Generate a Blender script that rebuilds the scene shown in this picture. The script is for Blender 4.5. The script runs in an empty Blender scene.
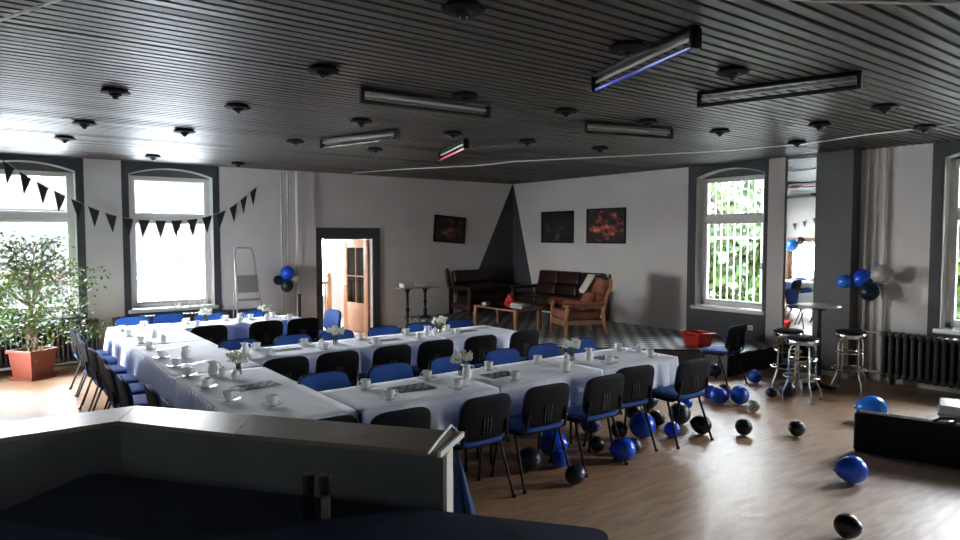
import bpy, bmesh, math, random
from mathutils import Vector, Matrix
random.seed(7)
PI = math.pi
COL = bpy.context.scene.collection
R = math.radians

# ------------------------------------------------------------------ materials
def nodes(name):
    m = bpy.data.materials.new(name); m.use_nodes = True
    nt = m.node_tree
    return m, nt, nt.nodes['Principled BSDF']

def mat(name, col, rough=.5, metal=0., noise=0., nscale=8., bump=0., bscale=40., spec=.5, emit=None, coat=0., trans=0., alpha=1.):
    m, nt, b = nodes(name)
    b.inputs['Base Color'].default_value = (*col, 1)
    b.inputs['Roughness'].default_value = rough
    b.inputs['Metallic'].default_value = metal
    b.inputs['Specular IOR Level'].default_value = spec
    b.inputs['Coat Weight'].default_value = coat
    b.inputs['Transmission Weight'].default_value = trans
    b.inputs['Alpha'].default_value = alpha
    tc = nt.nodes.new('ShaderNodeTexCoord')
    if noise:
        n = nt.nodes.new('ShaderNodeTexNoise'); n.inputs['Scale'].default_value = nscale; n.inputs['Detail'].default_value = 5
        nt.links.new(tc.outputs['Object'], n.inputs['Vector'])
        r = nt.nodes.new('ShaderNodeMapRange'); r.inputs[1].default_value = .3; r.inputs[2].default_value = .7
        r.inputs[3].default_value = 1 - noise; r.inputs[4].default_value = 1 + noise
        nt.links.new(n.outputs['Fac'], r.inputs[0])
        v = nt.nodes.new('ShaderNodeVectorMath'); v.operation = 'SCALE'
        v.inputs[0].default_value = col
        nt.links.new(r.outputs[0], v.inputs['Scale']); nt.links.new(v.outputs[0], b.inputs['Base Color'])
    if bump:
        n = nt.nodes.new('ShaderNodeTexNoise'); n.inputs['Scale'].default_value = bscale; n.inputs['Detail'].default_value = 3
        nt.links.new(tc.outputs['Object'], n.inputs['Vector'])
        bp = nt.nodes.new('ShaderNodeBump'); bp.inputs['Strength'].default_value = bump; bp.inputs['Distance'].default_value = .01
        nt.links.new(n.outputs['Fac'], bp.inputs['Height']); nt.links.new(bp.outputs[0], b.inputs['Normal'])
    return m

M = {}
M['wall'] = mat('white_plaster', (.76, .74, .72), .85, noise=.05, nscale=1.5, bump=.25, bscale=25)
M['wall_dark'] = mat('dark_grey_paint', (.058, .065, .075), .6, noise=.08, nscale=3, bump=.2, bscale=30)
M['wall_dark2'] = mat('slate_grey_paint', (.10, .105, .105), .6, noise=.08, nscale=3)
M['reveal'] = mat('pale_reveal_paint', (.82, .83, .80), .6)
M['black'] = mat('black_metal', (.006, .006, .007), .4, spec=.3)
M['blackp'] = mat('black_plastic', (.005, .0055, .0085), .62, spec=.12, bump=.15, bscale=300)
M['blue'] = mat('blue_upholstery', (.010, .075, .33), .8, noise=.12, nscale=60, bump=.3, bscale=250)
M['chrome'] = mat('chrome', (.75, .75, .74), .14, 1.)
M['alu'] = mat('aluminium', (.6, .61, .62), .35, .9)
M['steel_grey'] = mat('grey_painted_steel', (.32, .33, .33), .45, .3)
M['steel_dark'] = mat('dark_grey_plastic', (.05, .05, .055), .45)
M['china'] = mat('white_china', (.78, .79, .78), .15)
M['terra'] = mat('terracotta_plastic', (.24, .058, .034), .5, noise=.1, nscale=10)
M['soil'] = mat('soil', (.03, .02, .015), .95)
M['bark'] = mat('bark', (.16, .11, .07), .85, noise=.25, nscale=30)
M['woodl'] = mat('oak_wood', (.44, .21, .10), .4, noise=.15, nscale=9)
M['woodd'] = mat('door_wood', (.34, .15, .065), .45, noise=.15, nscale=5)
M['leather_d'] = mat('dark_brown_leather', (.022, .008, .007), .36, noise=.25, nscale=9, bump=.4, bscale=30)
M['leather_l'] = mat('tan_leather', (.36, .13, .075), .34, noise=.3, nscale=7, bump=.4, bscale=25)
M['dwood'] = mat('dark_stained_wood', (.05, .02, .012), .4, noise=.2, nscale=8)
M['radiator'] = mat('brown_black_radiator_enamel', (.03, .025, .023), .42, noise=.1)
M['pipe'] = mat('white_pipe_paint', (.62, .6, .54), .4)
M['pframe'] = mat('white_window_frame', (.84, .85, .83), .35)
M['b_blue'] = mat('blue_balloon_latex', (.008, .085, .72), .25, coat=.25)
M['b_sky'] = mat('bright_blue_balloon_latex', (.02, .2, .85), .2, coat=.4)
M['b_navy'] = mat('dark_teal_balloon_latex', (.004, .016, .035), .35, coat=.15)
M['b_black'] = mat('black_balloon_latex', (.003, .004, .007), .35, coat=.12)
M['b_silver'] = mat('silver_balloon_latex', (.5, .49, .45), .28, .15)
M['flag'] = mat('charcoal_flag_cloth', (.02, .02, .024), .9)
M['cord'] = mat('white_cord', (.65, .65, .62), .6)
M['red'] = mat('red_plastic', (.62, .015, .012), .4)
M['grey'] = mat('grey_plastic', (.35, .36, .37), .45)
M['paper'] = mat('white_paper', (.75, .75, .73), .8)
M['petal'] = mat('white_petals', (.75, .76, .66), .8)
M['leafg'] = mat('leaf_green', (.10, .22, .04), .5, noise=.3, nscale=6)
M['stem'] = mat('green_stem', (.08, .16, .04), .6)
M['capedge'] = mat('dark_cap_edge', (.03, .026, .022), .5)
M['black_cloth'] = mat('black_table_cloth', (.007, .015, .036), .8, spec=.25, noise=.15, nscale=4, bump=.5, bscale=7)
M['blue_cloth'] = mat('blue_cloth', (.02, .06, .16), .9)
M['stage_w'] = mat('grey_stage_board', (.17, .17, .165), .7, noise=.1)
M['stage_b'] = mat('black_stage_board', (.012, .012, .012), .7)
M['tube_blue'] = mat('blue_glass_tube', (.03, .04, .75), .12, coat=.6)
M['tube_red'] = mat('red_glass_tube', (.75, .015, .04), .12, coat=.6)
M['tube_grey'] = mat('black_coated_tube', (.02, .02, .022), .16, coat=.4)
M['tube_white'] = mat('white_channel', (.42, .42, .38), .4)
M['pepper'] = mat('peppercorns', (.03, .025, .02), .6)
M['salt'] = mat('salt_grains', (.75, .75, .72), .6)
M['lace'] = mat('white_lace_cloth', (.7, .68, .6), .9)
M['ground'] = mat('pale_paving', (.5, .49, .46), .9, noise=.1)
M['bwhite'] = mat('pale_render', (.016, .0165, .0175), .9)
M['bred'] = mat('red_boards', (.022, .008, .006), .8)
M['house_dark'] = mat('house_window_dark', (.004, .0045, .005), .6)
M['hallfloor'] = mat('hall_floor', (.5, .45, .38), .4)
M['mirror'] = mat('mirror_silver', (.86, .88, .86), .02, 1.)
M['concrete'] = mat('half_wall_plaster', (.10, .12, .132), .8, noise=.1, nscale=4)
M['endpanel'] = mat('white_end_panel', (.62, .62, .58), .5)

def glass(name, tint=(1, 1, 1), gloss=.12):
    m = bpy.data.materials.new(name); m.use_nodes = True; nt = m.node_tree; nt.nodes.clear()
    o = nt.nodes.new('ShaderNodeOutputMaterial'); mx = nt.nodes.new('ShaderNodeMixShader')
    t = nt.nodes.new('ShaderNodeBsdfTransparent'); t.inputs[0].default_value = (*tint, 1)
    g = nt.nodes.new('ShaderNodeBsdfGlossy'); g.inputs['Roughness'].default_value = .03
    lw = nt.nodes.new('ShaderNodeFresnel'); lw.inputs[0].default_value = 1.4
    nt.links.new(lw.outputs[0], mx.inputs[0]); nt.links.new(t.outputs[0], mx.inputs[1]); nt.links.new(g.outputs[0], mx.inputs[2])
    nt.links.new(mx.outputs[0], o.inputs[0]); return m
M['glass'] = glass('window_glass')
M['glassd'] = glass('smoked_glass', (.5, .5, .5))
M['glassv'] = glass('vase_glass', (.8, .85, .85))

def mat_floor():
    m, nt, b = nodes('worn_laminate_floor'); N = nt.nodes; L = nt.links
    tc = N.new('ShaderNodeTexCoord')
    def noise(scale, detail=4, map_scale=(1, 1, 1), rot=0):
        mp = N.new('ShaderNodeMapping'); mp.inputs['Scale'].default_value = map_scale; mp.inputs['Rotation'].default_value = (0, 0, rot)
        L.new(tc.outputs['Object'], mp.inputs[0])
        n = N.new('ShaderNodeTexNoise'); n.inputs['Scale'].default_value = scale; n.inputs['Detail'].default_value = detail
        L.new(mp.outputs[0], n.inputs['Vector']); return n
    big = noise(.55, 3); streak = noise(3.2, 6, (1, 5, 1), .5); fine = noise(9, 6, (1, 3, 1), .5)
    r1 = N.new('ShaderNodeValToRGB'); L.new(big.outputs['Fac'], r1.inputs[0])
    r1.color_ramp.elements[0].position = .35; r1.color_ramp.elements[0].color = (.43, .235, .12, 1)
    r1.color_ramp.elements[1].position = .68; r1.color_ramp.elements[1].color = (.46, .29, .175, 1)
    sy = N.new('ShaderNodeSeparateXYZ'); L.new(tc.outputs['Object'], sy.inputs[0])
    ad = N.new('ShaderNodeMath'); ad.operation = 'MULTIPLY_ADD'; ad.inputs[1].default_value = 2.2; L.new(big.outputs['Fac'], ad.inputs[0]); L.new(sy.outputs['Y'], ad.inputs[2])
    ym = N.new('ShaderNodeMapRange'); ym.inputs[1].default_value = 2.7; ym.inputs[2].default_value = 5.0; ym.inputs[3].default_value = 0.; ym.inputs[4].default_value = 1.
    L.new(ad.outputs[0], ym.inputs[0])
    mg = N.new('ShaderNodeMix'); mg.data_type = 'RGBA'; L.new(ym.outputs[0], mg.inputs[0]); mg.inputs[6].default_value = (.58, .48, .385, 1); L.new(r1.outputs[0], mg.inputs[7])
    r2 = N.new('ShaderNodeValToRGB'); L.new(streak.outputs['Fac'], r2.inputs[0])
    r2.color_ramp.elements[0].position = .36; r2.color_ramp.elements[0].color = (.72, .68, .66, 1)
    r2.color_ramp.elements[1].position = .62; r2.color_ramp.elements[1].color = (1.1, 1.1, 1.1, 1)
    mx = N.new('ShaderNodeMix'); mx.data_type = 'RGBA'; mx.blend_type = 'MULTIPLY'; mx.inputs[0].default_value = .8
    L.new(mg.outputs[2], mx.inputs[6]); L.new(r2.outputs[0], mx.inputs[7])
    r3 = N.new('ShaderNodeValToRGB'); L.new(fine.outputs['Fac'], r3.inputs[0])
    r3.color_ramp.elements[0].position = .6; r3.color_ramp.elements[0].color = (0, 0, 0, 1)
    r3.color_ramp.elements[1].position = .7; r3.color_ramp.elements[1].color = (.55, .55, .55, 1)
    mx2 = N.new('ShaderNodeMix'); mx2.data_type = 'RGBA'; mx2.blend_type = 'MIX'
    L.new(r3.outputs[0], mx2.inputs[0]); L.new(mx.outputs[2], mx2.inputs[6]); mx2.inputs[7].default_value = (.52, .47, .41, 1)
    # board joints
    br = N.new('ShaderNodeTexBrick'); mp = N.new('ShaderNodeMapping'); mp.inputs['Rotation'].default_value = (0, 0, 0)
    L.new(tc.outputs['Object'], mp.inputs[0]); L.new(mp.outputs[0], br.inputs['Vector'])
    br.inputs['Scale'].default_value = 1.; br.inputs['Brick Width'].default_value = 1.2; br.inputs['Row Height'].default_value = .19
    br.inputs['Mortar Size'].default_value = .003; br.inputs['Color1'].default_value = (1, 1, 1, 1); br.inputs['Color2'].default_value = (.93, .93, .93, 1)
    br.inputs['Mortar'].default_value = (.7, .7, .7, 1)
    mx3 = N.new('ShaderNodeMix'); mx3.data_type = 'RGBA'; mx3.blend_type = 'MULTIPLY'; mx3.inputs[0].default_value = .3
    L.new(mx2.outputs[2], mx3.inputs[6]); L.new(br.outputs['Color'], mx3.inputs[7])
    L.new(mx3.outputs[2], b.inputs['Base Color'])
    rr = N.new('ShaderNodeMapRange'); rr.inputs[3].default_value = .26; rr.inputs[4].default_value = .5
    L.new(streak.outputs['Fac'], rr.inputs[0]); L.new(rr.outputs[0], b.inputs['Roughness'])
    bp = N.new('ShaderNodeBump'); bp.inputs['Strength'].default_value = .35; bp.inputs['Distance'].default_value = .006
    L.new(streak.outputs['Fac'], bp.inputs['Height']); L.new(bp.outputs[0], b.inputs['Normal'])
    return m
M['floor'] = mat_floor()

def mat_ceiling():
    m, nt, b = nodes('dark_lacquered_ceiling_boards'); N = nt.nodes; L = nt.links
    tc = N.new('ShaderNodeTexCoord'); mp = N.new('ShaderNodeMapping'); mp.inputs['Scale'].default_value = (.6, 6, 1)
    L.new(tc.outputs['Object'], mp.inputs[0])
    n = N.new('ShaderNodeTexNoise'); n.inputs['Scale'].default_value = 1.6; n.inputs['Detail'].default_value = 4
    L.new(mp.outputs[0], n.inputs['Vector'])
    r = N.new('ShaderNodeValToRGB'); L.new(n.outputs['Fac'], r.inputs[0])
    r.color_ramp.elements[0].position = .3; r.color_ramp.elements[0].color = (.034, .031, .027, 1)
    r.color_ramp.elements[1].position = .7; r.color_ramp.elements[1].color = (.095, .087, .074, 1)
    L.new(r.outputs[0], b.inputs['Base Color'])
    rr = N.new('ShaderNodeMapRange'); rr.inputs[3].default_value = .4; rr.inputs[4].default_value = .56
    b.inputs['Specular IOR Level'].default_value = .5
    L.new(n.outputs['Fac'], rr.inputs[0]); L.new(rr.outputs[0], b.inputs['Roughness'])
    return m
M['ceil'] = mat_ceiling()
M['ceilgap'] = mat('black_ceiling_void', (.004, .004, .004), .9)

def mat_checker():
    m, nt, b = nodes('black_and_white_checked_vinyl'); N = nt.nodes; L = nt.links
    tc = N.new('ShaderNodeTexCoord'); mp = N.new('ShaderNodeMapping'); mp.inputs['Rotation'].default_value = (0, 0, 0)
    L.new(tc.outputs['Object'], mp.inputs[0])
    c = N.new('ShaderNodeTexChecker'); c.inputs['Scale'].default_value = 7.; L.new(mp.outputs[0], c.inputs['Vector'])
    c.inputs['Color1'].default_value = (.03, .035, .04, 1); c.inputs['Color2'].default_value = (.5, .5, .48, 1)
    L.new(c.outputs['Color'], b.inputs['Base Color']); b.inputs['Roughness'].default_value = .35
    return m
M['check'] = mat_checker()

def mat_cloth(name, col):
    m, nt, b = nodes(name); N = nt.nodes; L = nt.links
    b.inputs['Base Color'].default_value = (*col, 1); b.inputs['Roughness'].default_value = .9
    tc = N.new('ShaderNodeTexCoord')
    n = N.new('ShaderNodeTexNoise'); n.inputs['Scale'].default_value = 4.5; n.inputs['Detail'].default_value = 4; n.inputs['Distortion'].default_value = .6
    L.new(tc.outputs['Object'], n.inputs['Vector'])
    bp = N.new('ShaderNodeBump'); bp.inputs['Strength'].default_value = .55; bp.inputs['Distance'].default_value = .02
    L.new(n.outputs['Fac'], bp.inputs['Height']); L.new(bp.outputs[0], b.inputs['Normal'])
    return m
M['cloth'] = mat_cloth('white_table_cloth', (.83, .86, .92))

def mat_cap():
    m, nt, b = nodes('grey_brown_wood_laminate'); N = nt.nodes; L = nt.links
    tc = N.new('ShaderNodeTexCoord'); mp = N.new('ShaderNodeMapping'); mp.inputs['Scale'].default_value = (1, 9, 1); mp.inputs['Rotation'].default_value = (0, 0, .9)
    L.new(tc.outputs['Object'], mp.inputs[0])
    n = N.new('ShaderNodeTexNoise'); n.inputs['Scale'].default_value = 3; n.inputs['Detail'].default_value = 6; L.new(mp.outputs[0], n.inputs['Vector'])
    r = N.new('ShaderNodeValToRGB'); L.new(n.outputs['Fac'], r.inputs[0])
    r.color_ramp.elements[0].position = .3; r.color_ramp.elements[0].color = (.15, .125, .105, 1)
    r.color_ramp.elements[1].position = .7; r.color_ramp.elements[1].color = (.2, .175, .15, 1)
    L.new(r.outputs[0], b.inputs['Base Color']); b.inputs['Roughness'].default_value = .33
    return m
M['cap'] = mat_cap()

def mat_paint(name, c1, c2, c3, seed):
    """loose abstract painting: dark ground, warm glow in the middle, small pale dabs"""
    m, nt, b = nodes(name); N = nt.nodes; L = nt.links
    tc = N.new('ShaderNodeTexCoord')
    mp = N.new('ShaderNodeMapping'); mp.inputs['Location'].default_value = (seed, seed, 0); L.new(tc.outputs['Generated'], mp.inputs[0])
    n = N.new('ShaderNodeTexNoise'); n.inputs['Scale'].default_value = 5; n.inputs['Detail'].default_value = 6; L.new(mp.outputs[0], n.inputs['Vector'])
    sp = N.new('ShaderNodeVectorMath'); sp.operation = 'DISTANCE'; sp.inputs[1].default_value = (.5, .5, .45); L.new(tc.outputs['Generated'], sp.inputs[0])
    s = N.new('ShaderNodeMath'); s.operation = 'MULTIPLY_ADD'; s.inputs[1].default_value = -.62; L.new(n.outputs['Fac'], s.inputs[2]); L.new(sp.outputs['Value'], s.inputs[0])
    r = N.new('ShaderNodeValToRGB'); L.new(s.outputs[0], r.inputs[0])
    e = r.color_ramp.elements
    e[0].position = .13; e[0].color = (*c1, 1); e[1].position = .25; e[1].color = (*c2, 1)
    q = e.new(.39); q.color = (*c3, 1)
    L.new(r.outputs[0], b.inputs['Base Color']); b.inputs['Roughness'].default_value = .5
    return m

def mat_leaflet():
    m, nt, b = nodes('navy_and_white_leaflet_print'); N = nt.nodes; L = nt.links
    tc = N.new('ShaderNodeTexCoord')
    br = N.new('ShaderNodeTexBrick'); br.inputs['Scale'].default_value = 1; br.inputs['Brick Width'].default_value = .075; br.inputs['Row Height'].default_value = .05
    br.inputs['Mortar Size'].default_value = .012; br.inputs['Color1'].default_value = (.45, .47, .52, 1); br.inputs['Color2'].default_value = (.03, .045, .12, 1)
    br.inputs['Mortar'].default_value = (.006, .012, .05, 1); L.new(tc.outputs['Object'], br.inputs['Vector'])
    L.new(br.outputs['Color'], b.inputs['Base Color']); b.inputs['Roughness'].default_value = .5
    return m
M['leaflet'] = mat_leaflet()

def mat_leafy(name, col, tr):
    m = bpy.data.materials.new(name); m.use_nodes = True; nt = m.node_tree; N = nt.nodes; L = nt.links
    b = N['Principled BSDF']; b.inputs['Roughness'].default_value = .45
    oi = N.new('ShaderNodeTexCoord'); n = N.new('ShaderNodeTexNoise'); n.inputs['Scale'].default_value = 5; L.new(oi.outputs['Object'], n.inputs['Vector'])
    r = N.new('ShaderNodeValToRGB'); L.new(n.outputs['Fac'], r.inputs[0])
    r.color_ramp.elements[0].position = .35; r.color_ramp.elements[0].color = (col[0]*.5, col[1]*.55, col[2]*.5, 1)
    r.color_ramp.elements[1].position = .65; r.color_ramp.elements[1].color = (col[0]*1.3, col[1]*1.25, col[2], 1)
    L.new(r.outputs[0], b.inputs['Base Color'])
    t = N.new('ShaderNodeBsdfTranslucent'); L.new(r.outputs[0], t.inputs[0])
    mx = N.new('ShaderNodeMixShader'); mx.inputs[0].default_value = tr
    L.new(b.outputs[0], mx.inputs[1]); L.new(t.outputs[0], mx.inputs[2]); L.new(mx.outputs[0], N['Material Output'].inputs[0])
    return m
M['ficus'] = mat_leafy('ficus_leaves', (.075, .145, .03), .3)
M['tree'] = mat_leafy('tree_leaves', (.026, .06, .002), .4)

# ------------------------------------------------------------------ mesh builder
class MB:
    def __init__(s): s.bm = bmesh.new()
    def _post(s, vs, mtx):
        bmesh.ops.transform(s.bm, matrix=mtx, verts=vs)
    def box(s, lo, hi, bev=0, rot=None, seg=2):
        lo = Vector(lo); hi = Vector(hi); c = (lo+hi)/2; d = hi-lo
        r = bmesh.ops.create_cube(s.bm, size=1); vs = r['verts']
        bmesh.ops.scale(s.bm, vec=d, verts=vs)
        if bev:
            es = list({e for v in vs for e in v.link_edges})
            q = bmesh.ops.bevel(s.bm, geom=es, offset=bev, segments=seg, profile=.5, affect='EDGES')
            vs = list({v for f in q['faces'] for v in f.verts} | {v for v in vs if v.is_valid})
        mt = Matrix.Translation(c)
        if rot: mt = mt @ rot.to_4x4()
        s._post(vs, mt); return s
    def ob(s, c, d, bev=0, rz=0, rx=0, ry=0, seg=2):
        c = Vector(c); h = Vector(d)/2
        rot = Matrix.Rotation(rz, 3, 'Z') @ Matrix.Rotation(ry, 3, 'Y') @ Matrix.Rotation(rx, 3, 'X')
        return s.box(c-h, c+h, bev, rot, seg)
    def cyl(s, a, b, r, r2=None, seg=12, cap=True):
        a = Vector(a); b = Vector(b); d = b-a; r2 = r if r2 is None else r2
        q = bmesh.ops.create_cone(s.bm, cap_ends=cap, segments=seg, radius1=r, radius2=r2, depth=d.length)
        rot = d.to_track_quat('Z', 'Y').to_matrix().to_4x4()
        s._post(q['verts'], Matrix.Translation((a+b)/2) @ rot); return s
    def sph(s, c, r, seg=16, rings=10, rot=None):
        if not hasattr(r, '__len__'): r = (r, r, r)
        q = bmesh.ops.create_uvsphere(s.bm, u_segments=seg, v_segments=rings, radius=1)
        mt = Matrix.Translation(c)
        if rot is not None: mt = mt @ rot.to_4x4()
        s._post(q['verts'], mt @ Matrix.Diagonal((*r, 1))); return s
    def tube(s, pts, r, seg=8, closed=False):
        pts = [Vector(p) for p in pts]; n = len(pts); rings = []
        prev = None
        for i, p in enumerate(pts):
            if closed: t = pts[(i+1) % n]-pts[i-1]
            else: t = pts[min(i+1, n-1)]-pts[max(i-1, 0)]
            t.normalize()
            if prev is None:
                u = t.orthogonal().normalized()
            else:
                u = (prev - t*prev.dot(t)).normalized()
            prev = u; w = t.cross(u)
            rr = r[i] if hasattr(r, '__len__') else r
            rings.append([s.bm.verts.new(p+(u*math.cos(2*PI*k/seg)+w*math.sin(2*PI*k/seg))*rr) for k in range(seg)])
        m = n if closed else n-1
        for i in range(m):
            A = rings[i]; B = rings[(i+1) % n]
            for k in range(seg):
                s.bm.faces.new((A[k], A[(k+1) % seg], B[(k+1) % seg], B[k]))
        if not closed:
            s.bm.faces.new(rings[0][::-1]); s.bm.faces.new(rings[-1])
        return s
    def lathe(s, prof, c=(0, 0, 0), seg=20):
        c = Vector(c); rings = []
        for (r, z) in prof:
            if r < 1e-5: rings.append([s.bm.verts.new(c+Vector((0, 0, z)))])
            else: rings.append([s.bm.verts.new(c+Vector((r*math.cos(2*PI*k/seg), r*math.sin(2*PI*k/seg), z))) for k in range(seg)])
        for A, B in zip(rings, rings[1:]):
            for k in range(seg):
                k2 = (k+1) % seg
                if len(A) == 1 and len(B) == 1: continue
                if len(A) == 1: s.bm.faces.new((A[0], B[k2], B[k]))
                elif len(B) == 1: s.bm.faces.new((A[k], A[k2], B[0]))
                else: s.bm.faces.new((A[k], A[k2], B[k2], B[k]))
        return s
    def prism(s, poly, lo, hi, ax='z'):
        def P(u, v, w):
            return {'z': (u, v, w), 'y': (u, w, v), 'x': (w, u, v)}[ax]
        A = [s.bm.verts.new(P(u, v, lo)) for u, v in poly]; B = [s.bm.verts.new(P(u, v, hi)) for u, v in poly]
        n = len(poly)
        s.bm.faces.new(A[::-1]); s.bm.faces.new(B)
        for i in range(n): s.bm.faces.new((A[i], A[(i+1) % n], B[(i+1) % n], B[i]))
        return s
    def quad(s, ps):
        s.bm.faces.new([s.bm.verts.new(p) for p in ps]); return s
    def build(s, name, m, parent=None, loc=None, rz=0, flat=False, ang=.7):
        bmesh.ops.recalc_face_normals(s.bm, faces=s.bm.faces)
        me = bpy.data.meshes.new(name); s.bm.to_mesh(me); s.bm.free()
        me.materials.append(m)
        if not flat:
            me.polygons.foreach_set('use_smooth', [True]*len(me.polygons)); me.set_sharp_from_angle(angle=ang)
        o = bpy.data.objects.new(name, me); COL.objects.link(o)
        if parent is not None: o.parent = parent
        if loc is not None: o.location = loc
        o.rotation_euler.z = rz
        return o

def tag(o, label, cat, group=None, kind=None):
    o['label'] = label; o['category'] = cat
    if group: o['group'] = group
    if kind: o['kind'] = kind
    return o
def empty(name, loc=(0, 0, 0), rz=0):
    o = bpy.data.objects.new(name, None); o.empty_display_size = .1; COL.objects.link(o); o.location = loc; o.rotation_euler.z = rz; return o
def struct(o, label=None):
    o['kind'] = 'structure'
    if label: o['label'] = label; o['category'] = o.name.split('_')[0]
    return o
def dup(o, loc=None, rz=None, label=None, parent=None):
    c = o.copy(); COL.objects.link(c)
    if parent is not None: c.parent = parent
    if loc is not None: c.location = loc
    if rz is not None: c.rotation_euler.z = rz
    if label: c['label'] = label
    for ch in o.children: dup(ch, parent=c)
    return c
class Proto:
    """first placement moves the original, later ones copy it with its parts"""
    def __init__(s, o): s.o = o; s.used = False
    def put(s, loc, rz, label, cat=None, group=None):
        if s.used: o = dup(s.o, loc, rz, label)
        else: o = s.o; s.used = True; o.location = loc; o.rotation_euler.z = rz; o['label'] = label
        if cat: o['category'] = cat
        if group: o['group'] = group
        return o
ORD = ['first', 'second', 'third', 'fourth', 'fifth', 'sixth', 'seventh', 'eighth', 'ninth', 'tenth', 'eleventh']

# ------------------------------------------------------------------ room shell
X0, X1, Y0, Y1, H = -.8, 9.9, -2.5, 12., 3.2
struct(MB().box((X0-.3, Y0-.3, -.1), (X1+.3, Y1+.3, 0)).build('floor', M['floor'], flat=True), 'worn tan and grey laminate floor of the hall')

cm = MB(); y = Y0
rr = random.Random(3)
while y < Y1-.01:
    w = .07; y2 = min(y+w, Y1)
    dz = rr.uniform(-.0015, .0015)
    P = [(X0, y, 3.2-dz), (X1, y, 3.2-dz), (X1, y2, 3.2+dz), (X0, y2, 3.2+dz)]
    T = [(a, b, 3.215) for a, b, _ in P]
    lo = [cm.bm.verts.new(p) for p in P]; up = [cm.bm.verts.new(p) for p in T]
    cm.bm.faces.new(lo); cm.bm.faces.new(up[::-1])
    for i in range(4): cm.bm.faces.new((lo[i], up[i], up[(i+1) % 4], lo[(i+1) % 4]))
    y += .1 + (.012 if rr.random() < .06 else 0)
ceil = struct(cm.build('ceiling', M['ceil'], flat=True), 'dark lacquered slatted board ceiling')
MB().box((X0-.3, Y0-.3, 3.235), (X1+.3, Y1+.3, 3.36)).build('ceiling_void', M['ceilgap'], ceil, flat=True)

ARC = 14
def arch_z(u, u0, u1, zs, rise):
    t = (u-u0)/(u1-u0)*2-1
    return zs+rise*(1-t*t)
def wall_strips(ax, a0, a1, t0, t1, opens, zbot, ztop):
    """wall from a0 to a1 with thickness t0..t1 and openings (u0,u1,z0,zs,rise)"""
    mb = MB(); u = a0
    for (u0, u1, z0, zs, rise) in sorted(opens):
        if u0 > u: mb.prism([(u, zbot), (u0, zbot), (u0, ztop), (u, ztop)], t0, t1, ax)
        if z0 > zbot: mb.prism([(u0, zbot), (u1, zbot), (u1, z0), (u0, z0)], t0, t1, ax)
        top = [(u0+(u1-u0)*i/ARC, arch_z(u0+(u1-u0)*i/ARC, u0, u1, zs, rise)) for i in range(ARC+1)] if rise else [(u0, zs), (u1, zs)]
        mb.prism([(u0, ztop)]+top+[(u1, ztop)], t0, t1, ax)
        u = u1
    if a1 > u: mb.prism([(u, zbot), (a1, zbot), (a1, ztop), (u, ztop)], t0, t1, ax)
    return mb
ZS, RISE, ZB = 3.0, .12, .78
W_back = [(-.14, 1.16, ZB, ZS, RISE), (1.89, 3.19, ZB, ZS, RISE)]
W_right = [(5.76, 7.02, ZB, ZS, RISE), (2.02, 3.32, ZB, ZS, RISE), (-.6, .7, ZB, ZS, RISE)]
struct(wall_strips('y', X0-.3, X1+.3, Y1, Y1+.3, W_back+[(5.17, 6.24, 0, 1.94, 0)], 0, 3.3).build('wall_back', M['wall'], flat=True), 'white plaster wall with two arched windows and the doorway')
struct(wall_strips('x', Y0-.3, Y1, X1, X1+.3, W_right, 0, 3.3).build('wall_right', M['wall'], flat=True), 'white plaster wall with arched windows and the mirror')
struct(wall_strips('x', Y0-.3, Y1, X0-.3, X0, [(9.3, 11.15, 0, 1.95, 0)], 0, 3.3).build('wall_left', M['wall'], flat=True), 'white plaster wall seen only in the mirror')
struct(MB().box((X0, Y0-.3, 0), (X1, Y0, 3.3)).build('wall_front', M['wall'], flat=True), 'white plaster wall behind the viewer')

# painted dark surrounds (thin coats on the wall)
def surround(name, ax, a0, a1, t0, t1, op, label):
    struct(wall_strips(ax, a0, a1, t0, t1, [op], .0, 3.2).build(name, M['wall_dark'], flat=True), label)
surround('trim_1', 'y', -.26, 1.27, 11.988, 12.0, W_back[0], 'dark grey painted surround of the left arched window')
surround('trim_2', 'y', 1.79, 3.3, 11.988, 12.0, W_back[1], 'dark grey painted surround of the arched window beside the ladder')
surround('trim_3', 'x', 5.67, 7.18, 9.888, 9.9, W_right[0], 'dark grey painted surround of the arched window above the stage')
surround('trim_4', 'x', 1.9, 3.45, 9.888, 9.9, W_right[1], 'dark grey painted surround of the arched window above the right radiator')
surround('trim_5', 'x', -.72, .82, 9.888, 9.9, W_right[2], 'dark grey painted surround of the window outside the picture')
struct(wall_strips('y', 5.04, 6.4, 11.96, 12.0, [(5.17, 6.24, 0, 1.94, 0)], 0, 2.16).build('trim_6', M['wall_dark'], flat=True), 'dark grey frame around the doorway')
# triangle painted over the corner
tri = MB().prism([(9.9, .32), (8.44, .32), (9.88, 3.19), (9.9, 3.19)], 11.985, 12.0, 'y').prism([(12, .32), (11.15, .32), (11.98, 3.19), (12, 3.19)], 9.885, 9.9, 'x')
struct(tri.build('trim_7', M['wall_dark'], flat=True), 'tall dark triangle painted over the room corner')
struct(MB().box((9.84, 5.4, 0), (9.9, 5.67, 3.2)).build('trim_8', M['wall'], flat=True), 'narrow white pilaster between window and mirror')
struct(MB().box((9.66, 4.33, 0), (9.9, 4.84, 3.2)).build('trim_9', M['wall_dark2'], flat=True), 'dark grey square column beside the mirror')
struct(MB().box((4.72, 11.93, 0), (5.03, 12.0, 3.2)).box((4.66, 11.9, 0), (4.74, 12, 3.2)).build('trim_10', M['wall'], flat=True), 'white boxed-in corner strip left of the doorway')
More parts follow.
